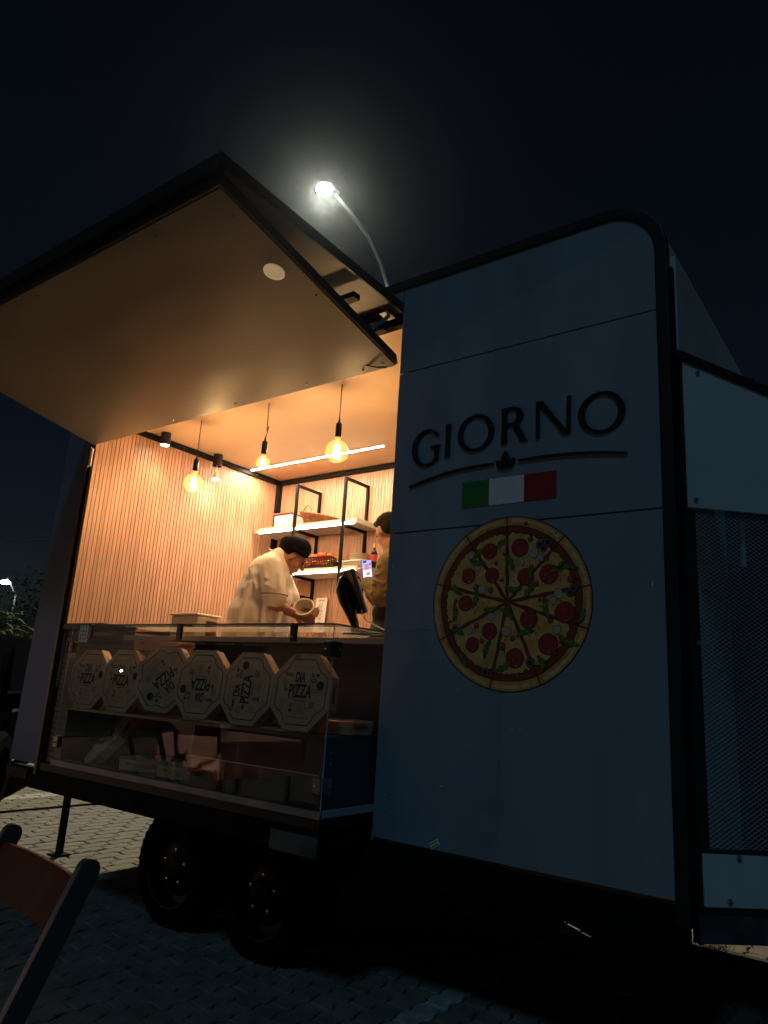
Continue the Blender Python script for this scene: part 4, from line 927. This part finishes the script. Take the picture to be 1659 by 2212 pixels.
# --- chef
ER = V((.805, .593, 0)); EF = V((-.593, .805, 0)); UZ = V((0, 0, 1)); BL = Matrix((ER, EF, UZ)).transposed()
def LF(A): return lambda r, f, z: V(A)+ER*r+EF*f+UZ*z
def dr(r, f, z): return (ER*r+EF*f+UZ*z).normalized()
CH = empty('person', (-3.7, .75, .70), 'person in white chef coat and black cap bending over the counter, holding a round tub', 'person')
L = LF((-3.62, .80, 0))
hc = L(.086, .01, 2.198); pr_ = []
Bh, sdh, uh, fh = head(pr_, hc, dr(.74, .22, -.60), dr(.60, 0, .78))
pr_ += [('c', L(-.06, 0, 2.11), .062, L(.05, .0, 2.175), .054), ('c', L(-.12, 0, 1.55), .13, L(-.075, 0, 2.02), .11), ('c', L(-.03, -.13, 2.09), .05, L(-.03, .13, 2.09), .05),
        ('c', L(-.03, -.165, 2.08), .062, L(.0, -.205, 1.835), .047), ('c', L(.0, -.205, 1.835), .046, L(.135, -.115, 1.785), .031),
        ('c', L(-.03, .165, 2.08), .062, L(.08, .20, 1.86), .047), ('c', L(.08, .20, 1.86), .045, L(.17, .06, 1.80), .030),
        ('c', L(-.16, -.09, 1.52), .095, L(-.12, -.10, 1.18), .065), ('c', L(-.12, -.10, 1.18), .062, L(-.18, -.10, .79), .042), ('c', L(-.19, -.10, .745), .04, L(-.02, -.10, .735), .034),
        ('c', L(-.16, .09, 1.52), .095, L(-.14, .11, 1.18), .065), ('c', L(-.14, .11, 1.18), .062, L(-.20, .11, .79), .042), ('c', L(-.21, .11, .745), .04, L(-.04, .11, .735), .034)]
hand(pr_, L(.140, -.118, 1.783), dr(.93, .05, -.25), dr(.2, -.2, .95), dr(.1, 1, .1), .5, 1.05)
hand(pr_, L(.17, .06, 1.80), dr(.8, -.3, .1), dr(.1, .1, -1), dr(.2, -1, 0), .6)
body = organic('body', pr_, M_skin, CH, .008, 4); eyes(hc, Bh, sdh, uh, fh, body)
coat = [('e', L(-.135, 0, 1.60), (.235, .235, .22), BL), ('e', L(-.115, 0, 1.76), (.222, .235, .20), BL), ('e', L(-.095, 0, 1.90), (.200, .225, .18), BL), ('e', L(-.085, 0, 2.00), (.178, .215, .15), BL), ('e', L(-.075, 0, 2.08), (.145, .20, .115), BL), ('e', L(-.055, 0, 2.13), (.105, .15, .085), BL),
        ('c', L(-.05, -.10, 2.115), .075, L(-.03, -.175, 2.075), .082), ('c', L(-.03, -.175, 2.075), .084, L(.008, -.205, 1.885), .086), ('c', L(-.04, .14, 2.10), .085, L(.05, .19, 1.92), .082),
        ('c', L(-.045, 0, 2.165), .070, L(-.012, 0, 2.195), .062)]
for a, b, r in (((-.17, -.20, 1.96), (-.21, -.215, 1.66), .016), ((-.05, -.235, 1.86), (-.05, -.225, 1.64), .018), ((.06, -.17, 1.84), (.04, -.19, 1.62), .020), ((-.08, -.235, 2.09), (-.05, -.28, 1.99), .010), ((.03, -.255, 2.03), (.045, -.275, 1.93), .012), ((-.05, -.28, 1.95), (.02, -.285, 1.92), .009), ((-.19, -.15, 2.08), (-.11, -.225, 1.92), .013)):
    coat.append(('c', L(*a), r, L(*b), r*1.2))
co = organic('coat', coat, M_coat, CH, .0085, 5)
ring = [(.0925*cos(t), .0925*sin(t)) for t in [2*pi*i/40 for i in range(40)]]; ring2 = [(.0895*cos(t), .0895*sin(t)) for t in [2*pi*i/40 for i in range(40)]]
Mr = Matrix.Translation(L(.006, -.206, 1.893)) @ dr(.09, -.14, -1).to_track_quat('Y', 'Z').to_matrix().to_4x4() @ RX(-10)
MB().strip(ring, ring2, .005, 0, Mr, closed=True).obj('sleeve_piping', M_dark, co)
MB().tube([L(-.05, -.062, 2.215), L(-.09, -.02, 2.235), L(-.09, .03, 2.235)], .004, 6).obj('collar_seam', M_coat, co)
cR = Matrix.Rotation(radians(14), 3, EF)
cap = organic('cap', [('e', L(.088, .008, 2.272), (.116, .114, .072), cR @ BL), ('e', L(.070, .008, 2.245), (.098, .094, .052), cR @ BL), ('e', L(.122, .012, 2.255), (.086, .095, .080), cR @ BL), ('e', L(.135, .015, 2.215), (.055, .075, .040), cR @ BL),
    ('c', L(-.015, -.02, 2.262), .012, L(.10, -.098, 2.235), .012), ('c', L(.10, -.098, 2.235), .012, L(.175, -.05, 2.195), .012)], M_cap, CH, .0075, 3)
organic('hair', [('e', hc-fh*.040+uh*.012, (.066, .0775, .062), Bh)], M_hair, CH, .0075, 2)
# the tub in the hands
ht = empty('held_tub', tuple(L(.206, -.09, 1.80)), 'round white plastic tub tipped up in the hands of the bending chef', 'tub')
Mh = Matrix.Translation(L(.205, -.085, 1.812)) @ dr(-.12, -.80, .50).to_track_quat('Z', 'Y').to_matrix().to_4x4()
MB().lathe([(.001, -.055), (.052, -.055), (.055, -.05), (.066, .035), (.070, .036), (.070, .040), (.063, .040), (.051, -.046), (.001, -.048)], 32, 0, Mh).obj('tub_wall', mat('tub_white', (.74, .68, .56), .35, trans=.1), ht, ang=40)
MB().lathe([(.0705, .030), (.0735, .036), (.0725, .043), (.064, .0425)], 32, 0, Mh).obj('tub_rim', mat('tub_rim_white', (.82, .78, .68), .35), ht, ang=40)
# --- second man
M2 = empty('person', (-2.78, 1.0, .70), 'person in khaki jacket looking down at a phone, half hidden behind the blue panel', 'person')
L = LF((-2.85, 1.0, 0))
h2 = L(.004, 0, 2.352); p2 = []
B2, sd2, u2, f2 = head(p2, h2, dr(-.50, .80, -.36), dr(-.2, .1, 1))
p2 += [('c', L(.06, -.01, 2.16), .062, L(.025, -.01, 2.27), .056), ('c', L(.11, 0, 1.60), .13, L(.10, 0, 2.04), .12), ('c', L(.10, -.15, 2.10), .05, L(.08, .17, 2.10), .05),
       ('c', L(.02, -.13, 2.10), .058, L(-.01, -.14, 1.885), .045), ('c', L(-.01, -.14, 1.885), .045, L(-.125, .0, 2.00), .030),
       ('c', L(.08, .19, 2.10), .058, L(.0, .24, 1.88), .045), ('c', L(.0, .24, 1.88), .045, L(-.09, .14, 1.96), .030),
       ('c', L(.12, -.09, 1.56), .09, L(.12, -.10, 1.18), .065), ('c', L(.12, -.10, 1.18), .06, L(.12, -.10, .79), .042), ('c', L(.12, -.10, .745), .04, L(.0, .0, .735), .034),
       ('c', L(.12, .09, 1.56), .09, L(.12, .10, 1.18), .065), ('c', L(.12, .10, 1.18), .06, L(.12, .10, .79), .042), ('c', L(.12, .10, .745), .04, L(.0, .2, .735), .034)]
hand(p2, L(-.125, .0, 2.00), dr(-.35, .12, .9), dr(-.9, .1, -.3), dr(.2, .9, .1), .7, .9)
b2 = organic('body', p2, M_skin, M2, .008, 4); eyes(h2, B2, sd2, u2, f2, b2)
jk = [('e', L(.13, 0, 1.80), (.17, .22, .36), BL), ('e', L(.12, 0, 2.06), (.16, .21, .12), BL), ('c', L(.03, -.13, 2.105), .088, L(-.008, -.145, 1.895), .074), ('c', L(-.008, -.145, 1.895), .074, L(-.105, -.03, 1.985), .052),
      ('c', L(.08, .19, 2.10), .085, L(.0, .24, 1.89), .07), ('c', L(.0, .24, 1.89), .07, L(-.08, .15, 1.95), .05), ('c', L(.07, 0, 2.15), .085, L(.045, -.005, 2.205), .068), ('c', L(.03, -.10, 2.13), .075, L(.06, -.02, 2.17), .07)]
for a, b in (((-.06, -.19, 2.02), (.03, -.215, 2.05)), ((-.075, -.19, 1.96), (.03, -.215, 1.99)), ((-.08, -.18, 1.91), (.02, -.215, 1.93)), ((-.05, -.19, 2.08), (.04, -.20, 2.11)), ((-.10, -.10, 1.93), (-.03, -.19, 1.86)), ((-.07, -.19, 1.99), (.0, -.215, 1.965))): jk.append(('c', L(*a), .0075, L(*b), .010))
organic('jacket', jk, M_khaki, M2, .0078, 2)
organic('apron', [('e', L(.10, 0, 1.62), (.19, .21, .26), BL), ('e', L(.05, -.06, 1.80), (.12, .12, .10), BL)], M_dark, M2, .012, 3)
organic('hair', [('e', h2-f2*.022+u2*.056, (.097, .083, .070), B2), ('e', h2-f2*.048+u2*.012, (.064, .0805, .074), B2), ('e', h2+f2*.045+u2*.084, (.045, .062, .028), B2)], M_hair, M2, .007, 2)
# phone
ph = empty('phone', tuple(L(-.12, .03, 2.08)), 'lit phone held up by the man in khaki, its screen showing a bluish picture', 'phone')
Mp = Matrix.Translation(L(-.118, -.045, 2.082)) @ (cRp := Matrix.Rotation(radians(-8), 3, EF) @ Matrix((ER, EF, UZ)).transposed()).to_4x4() @ RZ(14)
MB().box((-.035, -.004, -.062), (.035, .004, .062), 0, Mp).obj('phone_case', M_blackpl, ph, bev=.004)
sp = MB(); sp.box((-.031, -.0052, -.057), (.031, -.0045, .057), 0, Mp)
rgp = [(-.031, -.057, .031, -.005, 1), (-.02, -.01, .012, .035, 2), (.012, .018, .028, .045, 3), (-.028, .036, .0, .055, 4), (-.01, -.045, .02, -.02, 2), (.002, .024, .025, .029, 4), (.004, .0, .026, .011, 3)]
for k, (a, b, c, d, mi) in enumerate(rgp): sp.prism([(a, b), (c, b+.006), (c-.003, d), (a+.004, d-.004)], .0003, mi, Mp @ T(0, -.0057-.0004*k, 0))
sp.obj('screen', [emis('screen_blue', (.42, .52, 1.0), 1.3), emis('screen_white', (.72, .78, 1.0), 1.5), emis('screen_pink', (.75, .30, .30), 1.0), emis('screen_red', (.7, .12, .15), 1.0), emis('screen_dark', (.06, .05, .08), 1.0)], ph)

# ============================================================ CHAIRS AND TABLE IN FRONT OF THE TRAILER
M_chw = mat('chair_wood', (.20, .036, .016), .6, spec=.25, var=.35, vs=9, stretch=(3, 3, 1), bump=.05, bs=80, rvar=.1)
M_chs = mat('chair_side_paint', (.07, .072, .075), .42, var=.25, vs=10)
def make_chair(loc, rz, label):
    e = empty('folding_chair', (0, 0, 0), label, 'folding chair', 'wooden folding chairs')
    w = .215
    for s in (-1, 1):       # back post runs from the top down to the front foot
        top = V((s*w, .115, .905)); foot = V((s*w, -.275, .0)); d = foot-top
        side = MB(); n = 9; pts = []
        ang = math.atan2(d.y, d.z)
        u = d.normalized(); v_ = V((0, -u.z, u.y)); hw = .0235
        prof = []
        for i in range(13): t = pi*i/12; prof.append(top-u*(0)+(-u*sin(t)*hw+v_*cos(t)*hw))
        prof = [top+v_*hw*cos(t)-u*hw*sin(t) for t in [pi*i/12 for i in range(13)]]+[foot-v_*hw, foot+v_*hw]
        vs = [p+V((-s*.0, 0, 0))+V((s*.011, 0, 0)) for p in prof]+[p-V((s*.011, 0, 0)) for p in prof]; k = len(prof)
        side.add(vs, [tuple(range(k)), tuple(range(2*k-1, k-1, -1))]+[(i, i+k, (i+1) % k+k, (i+1) % k) for i in range(k)])
        side.obj('leg', M_chs, e, bev=.002)
        leg2 = MB().beam((s*(w-.03), -.14, .47), (s*(w-.03), .30, .0), .02, .038); leg2.obj('leg', M_chs, e, bev=.003)
    b = MB(); A = []; Bq = []; n = 14     # curved top slat between the posts
    for i in range(n+1):
        t = -1+2*i/n; A.append((t*(w-.012), .10+.014*(1-t*t)))
    vs = []; 
    for zz, yy in ((.790, -.050), (.890, -.008)):
        for th in (0, .014): vs += [(x, y+yy+th, zz) for x, y in A]
    m_ = n+1
    fs = []
    for i in range(n): fs += [(i, i+1, 2*m_+i+1, 2*m_+i), (m_+i, 3*m_+i, 3*m_+i+1, m_+i+1), (2*m_+i, 2*m_+i+1, 3*m_+i+1, 3*m_+i), (i, m_+i, m_+i+1, i+1)]
    fs += [(0, 2*m_, 3*m_, m_), (n, m_+n, 3*m_+n, 2*m_+n)]
    b.add(vs, fs); b.obj('backrest', M_chw, e, bev=.003)
    for i in range(6):
        MB().box((-w+.03, -.27+i*.062, .452), (w-.03, -.27+i*.062+.05, .470)).obj('seat_slat', M_chw, e, bev=.003)
    MB().beam((-w, -.19, .20), (w, -.19, .20), .02, .03).obj('stretcher', M_chs, e); MB().beam((-w+.03, .2, .11), (w-.03, .2, .11), .02, .03).obj('stretcher', M_chs, e)
    e.location = loc; e.rotation_euler.z = rz; return e
ch0 = make_chair((-1.70, -1.905, 0), radians(-7), 'dark wooden folding chair with red brown backrest at the lower left corner')
for loc, rz, lb in (((-6.42, -2.66, 0), radians(-8), 'black framed folding chair mirrored in the glass, nearer the left of the cloth'), ((-5.72, -2.74, 0), radians(-30), 'black framed folding chair mirrored in the glass, in front of the hanging cloth corner')):
    c = copy_tree(ch0); c.location = loc; c.rotation_euler.z = rz; c['label'] = lb
tbl = empty('cafe_table', (-6.0, -3.42, 0), 'square table under the red checked cloth, out in front of the hatch', 'table')
MB().box((-.50, -.50, .725), (.50, .50, .75)).obj('table_top', M_chw, None, bev=.004)
to = bpy.data.objects['table_top']; to.parent = tbl
for sx in (-1, 1):
    for sy in (-1, 1):
        o = MB().beam((sx*.44, sy*.44, 0), (sx*.44, sy*.44, .724), .04, .04).obj('leg', M_black); o.parent = tbl
tbl.rotation_euler.z = radians(6)
# checked cloth: material with woven squares, mesh draped over the table edges
Mc = bpy.data.materials.new('red_check_cloth'); Mc.use_nodes = True; n = Mc.node_tree; b = n.nodes['Principled BSDF']; b.inputs['Roughness'].default_value = .9
tc = n.nodes.new('ShaderNodeTexCoord'); sp_ = n.nodes.new('ShaderNodeSeparateXYZ'); n.links.new(tc.outputs['UV'], sp_.inputs[0])
fac = []
for ax_ in ('X', 'Y'):
    a = n.nodes.new('ShaderNodeMath'); a.operation = 'MULTIPLY'; a.inputs[1].default_value = 40; n.links.new(sp_.outputs[ax_], a.inputs[0])
    f = n.nodes.new('ShaderNodeMath'); f.operation = 'FRACT'; n.links.new(a.outputs[0], f.inputs[0])
    g = n.nodes.new('ShaderNodeMath'); g.operation = 'GREATER_THAN'; g.inputs[1].default_value = .5; n.links.new(f.outputs[0], g.inputs[0]); fac.append(g)
ad = n.nodes.new('ShaderNodeMath'); ad.operation = 'ADD'; n.links.new(fac[0].outputs[0], ad.inputs[0]); n.links.new(fac[1].outputs[0], ad.inputs[1])
dv = n.nodes.new('ShaderNodeMath'); dv.operation = 'MULTIPLY'; dv.inputs[1].default_value = .5; n.links.new(ad.outputs[0], dv.inputs[0])
mx = n.nodes.new('ShaderNodeMix'); mx.data_type = 'RGBA'; mx.inputs[6].default_value = (.85, .76, .72, 1); mx.inputs[7].default_value = (.80, .12, .10, 1)
n.links.new(dv.outputs[0], mx.inputs[0]); n.links.new(mx.outputs[2], b.inputs['Base Color'])
N = 84; hw, hd, ov = .86, .86, .0
me = bpy.data.meshes.new('tablecloth'); vs = []; uvs = []
for i in range(N+1):
    for j in range(N+1):
        u = -hw+2*hw*i/N; v_ = -hd-.0+2*hd*j/N
        ox = max(0, abs(u)-.502); oy = max(0, abs(v_)-.502)
        d = math.hypot(ox, oy); sx = 1 if u > 0 else -1; sy = 1 if v_ > 0 else -1
        px = min(abs(u), .506)*sx; py = min(abs(v_), .506)*sy; pz_ = .753
        if d > 0:
            wob = sin(u*17+v_*5)*.018+sin(v_*19-u*4)*.018
            px += sx*(ox/max(d, 1e-5))*(.02+.10*d+wob*min(1, d*6)) if ox > 0 else 0; py += sy*(oy/max(d, 1e-5))*(.02+.10*d+wob*min(1, d*6)) if oy > 0 else 0
            if ox > 0 and oy == 0: py += wob*.5*min(1, d*6)
            if oy > 0 and ox == 0: px += wob*.5*min(1, d*6)
            pz_ = .753-d*.98
        vs.append((px, py, pz_)); uvs.append(((u+hw)*1.1, (v_+hd)*1.1))
fs = [(i*(N+1)+j, (i+1)*(N+1)+j, (i+1)*(N+1)+j+1, i*(N+1)+j+1) for i in range(N) for j in range(N)]
me.from_pydata(vs, [], fs); uvl = me.uv_layers.new(name='UVMap')
for lp in me.loops: uvl.data[lp.index].uv = uvs[lp.vertex_index]
me.materials.append(Mc); me.polygons.foreach_set('use_smooth', [True]*len(fs))
clo = bpy.data.objects.new('tablecloth', me); COL.objects.link(clo); clo.location = (-6.0, -3.42, 0); clo.rotation_euler.z = radians(6)
tag(clo, 'red and white checked cloth with hanging corners, seen mirrored in the display glass', 'tablecloth')
nh = MB().box((-.05, -.05, 0), (.05, .05, .012)).box((-.012, -.05, .012), (.012, .05, .10)).box((-.06, -.05, .10), (.06, .05, .125)).obj('napkin_holder', M_paper, bev=.003)
nh.location = (-5.75, -3.05, .757); tag(nh, 'white T shaped napkin holder on the checked cloth, mirrored in the glass', 'napkin holder')

# ============================================================ STREET LAMP
SL = empty('street_lamp', (-11.3, 12.5, 0), 'tall curved street lamp shining white behind the trailer roof', 'street lamp')
lp = V((-11.14, 8.52, 13.47)); pp = V((-11.55, 11.9, 0))
arm = [(-11.3, 12.5, 0), (-11.3, 12.5, 5), (-11.3, 12.5, 9), (-11.29, 12.36, 10.8), (-11.27, 11.62, 12.24), (-11.20, 11.05, 12.82), (-11.12, 10.4, 13.18), (-11.13, 9.6, 13.46), (-11.14, 8.95, 13.6)]
MB().tube(arm, [.11, .095, .075, .062, .055, .05, .045, .042, .04], 14).obj('pole', mat('galvanised_pole', (.34, .38, .37), .6), SL, smooth=True)
MB().box((-.10, -.16, -.03), (.10, .24, .05), 0, T(-11.16, 8.80, 13.70) @ RX(-8)).obj('lamp_head', mat('lamp_head_grey', (.05, .05, .05), .6), SL, bev=.04, seg=3)
MB().ball(lp, (.20, .20, .15), 24).obj('lamp_lens', emis('street_lamp_white', (.95, 1, .84), 60), SL, smooth=True)
l = bpy.data.lights.new('street_lamp_light', 'SPOT'); l.energy = 9000; l.color = (1, .93, .68); l.spot_size = radians(150); l.spot_blend = .5; l.shadow_soft_size = .14
lo = bpy.data.objects.new('street_lamp_light', l); COL.objects.link(lo); lo.location = lp-V((0, .02, .19))
S2 = empty('street_lamp', (-54.5, 22.8, 0), 'tiny distant street lamp glowing low at the left edge', 'street lamp')
MB().tube([(-54.5, 24.1, 0), (-54.5, 24.1, 6.5), (-54.4, 23.5, 7.4), (-54.2, 23.1, 7.6)], .08, 8).obj('pole', MATS['galvanised_pole'], S2)
MB().ball((-54.05, 22.92, 7.35), (.34, .34, .16), 12).obj('lamp_head', emis('far_lamp', (.95, 1, .82), 30), S2, smooth=True)
# overhead lines
def ray(px, py, t): 
    d = R @ V(((px-829.5)/1560, -(py-1106)/1560, -1)); return camp+d*t
WL = [((-45.0, 17.5, 8.7), (-40.2, 22.3, 9.8)), ((-45.0, 17.6, 9.0), (-40.2, 22.4, 10.05)), ((-45.2, 17.4, 6.9), (-40.4, 22.2, 7.45)), ((-45.2, 17.4, 5.6), (-40.4, 22.2, 6.1))]
for k, (a, b) in enumerate(WL):
    a = V(a); b = V(b); d = b-a
    pts = [a+d*t-V((0, 0, .25*(1-(2*min(max(t, 0), 1)-1)**2))) for t in (-1.6, -.8, 0, .25, .5, .75, 1, 1.8)]
    o = MB().tube(pts, .026 if k < 2 else .014, 5).obj('power_line', mat('line_sheath', (.16, .15, .15), .6))
    tag(o, ['thick upper overhead line of the pair at the left edge', 'topmost overhead line at the left edge', 'thin overhead line just above the tiny distant lamp level', 'lowest thin overhead line above the shrubs at the left edge'][k], 'power line', 'overhead lines at the left edge')

# ============================================================ PARKED CAR (partly in view at the left edge)
CR = empty('parked_car', (0, 0, 0), 'dark parked car with chrome window line partly cut off by the left edge', 'car')
M_body = mat('car_paint', (.004, .004, .005), .3, spec=.0); M_cg = mat('car_glass', (.004, .005, .006), .2, spec=.02); M_chr = mat('chrome', (.75, .75, .75), .12, metal=1)
prof = [(-2.0, .30), (-2.08, .55), (-2.02, .86), (-1.75, .98), (-1.35, 1.36), (-.9, 1.46), (0, 1.48), (.5, 1.38), (1.15, .98), (1.75, .86), (2.02, .66), (2.06, .35), (2.0, .24)]
lay = [(.0, 1.0), (.35, 1.0), (.62, .995), (.78, .97), (.84, .90)]
mb = MB(); nP = len(prof); secs = []
for s in (-1, 1):
    for w, k in (lay if s > 0 else lay[::-1]): secs.append((s*w, k))
secs = [q for q in secs if not (q[0] == 0 and secs.index(q) > 5)]
for y, k in secs:
    for x, z in prof:
        tin = 0 if z < 1.0 else (z-1.0)*.32; yy = y*(1-tin); mb.v.append((x*(1 if k == 1 else (.985 if k > .95 else .96)), yy, .24+(z-.24)*k if z > 1.0 else (z if k > .92 else z*.99)))
for i in range(len(secs)-1):
    for j in range(nP-1): mb.f.append((i*nP+j, i*nP+j+1, (i+1)*nP+j+1, (i+1)*nP+j)); mb.m.append(0)
for i in (0, len(secs)-1): mb.f.append(tuple(i*nP+j for j in range(nP))); mb.m.append(0)
mb.obj('car_body', M_body, None, ang=35).parent = CR
for s in (-1, 1):
    yb = s*.845
    def sidep(poly, off, name, m, d=.006):
        q = MB(); 
        vs = []
        for x, z in poly:
            tin = 0 if z < 1.0 else (z-1.0)*.34; vs.append((x, s*(.842*(1-tin)+off), z))
        q.add(vs+[(v[0], v[1]-s*d, v[2]) for v in vs], [tuple(range(len(vs))), tuple(range(2*len(vs)-1, len(vs)-1, -1))]+[(i, i+len(vs), (i+1) % len(vs)+len(vs), (i+1) % len(vs)) for i in range(len(vs))])
        o = q.obj(name, m); o.parent = CR; return o
    sidep([(-1.30, .98), (-.12, .96), (-.12, 1.38), (-.95, 1.38)], .004, 'side_window', M_cg); sidep([(-.04, .96), (1.02, .96), (.42, 1.33), (-.04, 1.38)], .004, 'side_window', M_cg)
    sidep([(-1.38, .945), (1.10, .925), (1.10, .950), (-1.38, .970)], .010, 'window_trim', M_chr)
    sidep([(-.42, .80), (-.22, .80), (-.22, .825), (-.42, .825)], .03, 'door_handle', M_chr, .02); sidep([(-1.2, .79), (-1.0, .79), (-1.0, .815), (-1.2, .815)], .03, 'door_handle', M_chr, .02)
    sidep([(-1.3, .36), (1.1, .36), (1.1, .40), (-1.3, .40)], .012, 'sill_trim', M_chr)
    o = MB().ball((.95, s*.98, 1.0), (.06, .11, .075), 14).obj('mirror', M_body, smooth=True); o.parent = CR
    for wx in (-1.32, 1.30):
        M = T(wx, s*.80, .32) @ RX(90*s)
        wo = MB().lathe([(.20, -.10), (.29, -.10), (.32, -.06), (.32, .06), (.29, .10), (.215, .10)], 32, 0, M).obj('wheel', M_rubber, ang=35); wo.parent = CR
        rm = MB().lathe([(.215, .06), (.222, .104), (.20, .10), (.19, .03), (.001, .02)], 32, 0, M)
        for i in range(10):
            a = 2*pi*i/10; rm.beam(tuple(M @ V((.03*cos(a), .03*sin(a), .085))), tuple(M @ V((.205*cos(a), .205*sin(a), .095))), .022, .02)
        o = rm.obj('rim', mat('alloy_dark', (.14, .14, .15), .3, metal=.9), ang=35); o.parent = wo
    for x, nm, m in ((1.93, 'headlight', mat('lamp_clear', (.6, .6, .62), .1, metal=.4)), (-1.98, 'tail_light', mat('lamp_red', (.25, .01, .01), .2))):
        o = MB().ball((x, s*.62, .72), (.08, .17, .08), 12).obj(nm, m, smooth=True); o.parent = CR
CR.scale = (1.08, 1.08, 1.13); CR.location = (-8.75, 1.05, 0); CR.rotation_euler.z = math.atan2(.66, -.75)
# ============================================================ PLANTING AT LEFT
M_leafp = mat('broad_leaf', (.05, .058, .02), .7, spec=.15, var=.45, vs=3); M_leafd = mat('dark_leaf', (.045, .06, .022), .6, var=.4, vs=2); M_bark = mat('bark', (.10, .075, .05), .9, bump=.4, bs=20)
def strap_plant(loc, h, n_, spread, label, seed):
    rg = random.Random(seed); e = empty('leafy_shrub', loc, label, 'shrub', 'shrubs behind the parked car')
    m = MB()
    for k in range(n_):
        a = rg.uniform(0, 2*pi); b0 = V((rg.uniform(-.5, .5)*spread, rg.uniform(-.5, .5)*spread, rg.uniform(.2, 1)*h)); L = rg.uniform(.2, .42); w = rg.uniform(.015, .028); pts = []
        for i in range(6):
            t = i/5; c = b0+V((cos(a)*L*t, sin(a)*L*t, L*(.55*t-.75*t*t))); ww = w*sin(pi*min(.97, max(.06, t)))**.6; q = V((-sin(a), cos(a), .2)).normalized()*ww
            pts += [c-q, c+q]
        m.add(pts, [(2*i, 2*i+1, 2*i+3, 2*i+2) for i in range(5)])
    o = m.obj('foliage', M_leafp); o.parent = e
    s = MB()
    for k in range(9):
        x, y = rg.uniform(-.4, .4)*spread, rg.uniform(-.4, .4)*spread; s.tube([(x*.4, y*.4, 0), (x, y, h*rg.uniform(.5, .95))], [.02, .008], 5)
    o = s.obj('stem', M_bark); o.parent = e
strap_plant((-13.6, 3.1, 0), 2.3, 620, 1.5, 'glossy strap leaved shrub lit yellowish above the parked car', 21)
strap_plant((-14.6, 4.5, 0), 2.1, 480, 1.5, 'lower strap leaved shrub beside the trailer post at the left', 22)
strap_plant((-13.6, 1.6, 0), 2.4, 480, 1.5, 'strap leaved shrub at the very left edge of the picture', 23)
def tree(loc, h, r, label, seed):
    rg = random.Random(seed); e = empty('tree', loc, label, 'tree', 'dark trees far behind at the left')
    t = MB().tube([(0, 0, 0), (.1, 0, h*.3), (0, .1, h*.6)], [.22, .16, .08], 8)
    for k in range(7): a = rg.uniform(0, 6.28); t.tube([(0, .05, h*.4+.1*k), (cos(a)*r*.6, sin(a)*r*.6, h*.7+rg.uniform(-.5, .5))], [.07, .02], 5)
    o = t.obj('trunk', M_bark); o.parent = e
    m = MB(); cl = [(V((rg.gauss(0, r*.45), rg.gauss(0, r*.45), h*.72+rg.gauss(0, h*.13))), rg.uniform(.3, .55)*r) for _ in range(16)]
    for k in range(2600):
        c, rr = rg.choice(cl); d = V((rg.gauss(0, 1), rg.gauss(0, 1), rg.gauss(0, 1))).normalized()*rr*rg.random()**.4; p = c+d; s = rg.uniform(.06, .14)
        u = V((rg.gauss(0, 1), rg.gauss(0, 1), rg.gauss(0, 1))).normalized()*s; v_ = u.orthogonal().normalized()*s*.5
        m.add([p-u, p+v_, p+u, p-v_], [(0, 1, 2, 3)])
    o = m.obj('crown', M_leafd); o.parent = e
tree((-24, 13.5, 0), 5.2, 2.2, 'rounded dark tree beyond the shrubs next to the trailer post', 31)
tree((-33, 15.0, 0), 5.0, 2.6, 'distant low dark tree at the left edge', 32)
lawn = MB().add([(-60, -20, .0), (-14.62, -20, .0), (-14.62, 60, .0), (-60, 60, .0)], [(0, 1, 2, 3)]).obj('lawn', mat('lawn_grass', (.06, .065, .028), .95, var=.4, vs=4, bump=.6, bs=40)); tag(lawn, kind='structure')

# ============================================================ NIGHT AIR
hz = MB().box((-70, -8, -1.0), (12, 70, 15.0)).obj('haze', None)
hz.data.materials.clear()
Hm = bpy.data.materials.new('night_haze'); Hm.use_nodes = True; n = Hm.node_tree; n.nodes.clear()
pvn = n.nodes.new('ShaderNodeVolumePrincipled'); pvn.inputs['Density'].default_value = .00017; pvn.inputs['Anisotropy'].default_value = .95; pvn.inputs['Color'].default_value = (.78, .88, 1, 1)
oo = n.nodes.new('ShaderNodeOutputMaterial'); n.links.new(pvn.outputs[0], oo.inputs['Volume']); hz.data.materials.append(Hm)
tag(hz, kind='stuff')

# ============================================================ ADDED WARM LAMP OUT OF VIEW (placed where the display glass mirrors a dot)
GL = empty('added_garden_lamp', (-13.3, -6.9, 0), 'added low warm globe lamp on a post, out of view, placed to mirror as a dot', 'added garden lamp')
MB().tube([(-13.3, -6.9, 0), (-13.3, -6.9, 1.28)], .035, 10).obj('post', M_black, GL)
MB().ball((-13.3, -6.9, 1.38), .018, 16).obj('globe', emis('warm_globe', (1, .80, .58), 5), GL, smooth=True)
l = bpy.data.lights.new('added_garden_lamp_light', 'POINT'); l.energy = 430; l.color = (1, .60, .34); l.shadow_soft_size = .02
lo = bpy.data.objects.new('added_garden_lamp_light', l); COL.objects.link(lo); lo.location = (-13.3, -6.9, 1.38)
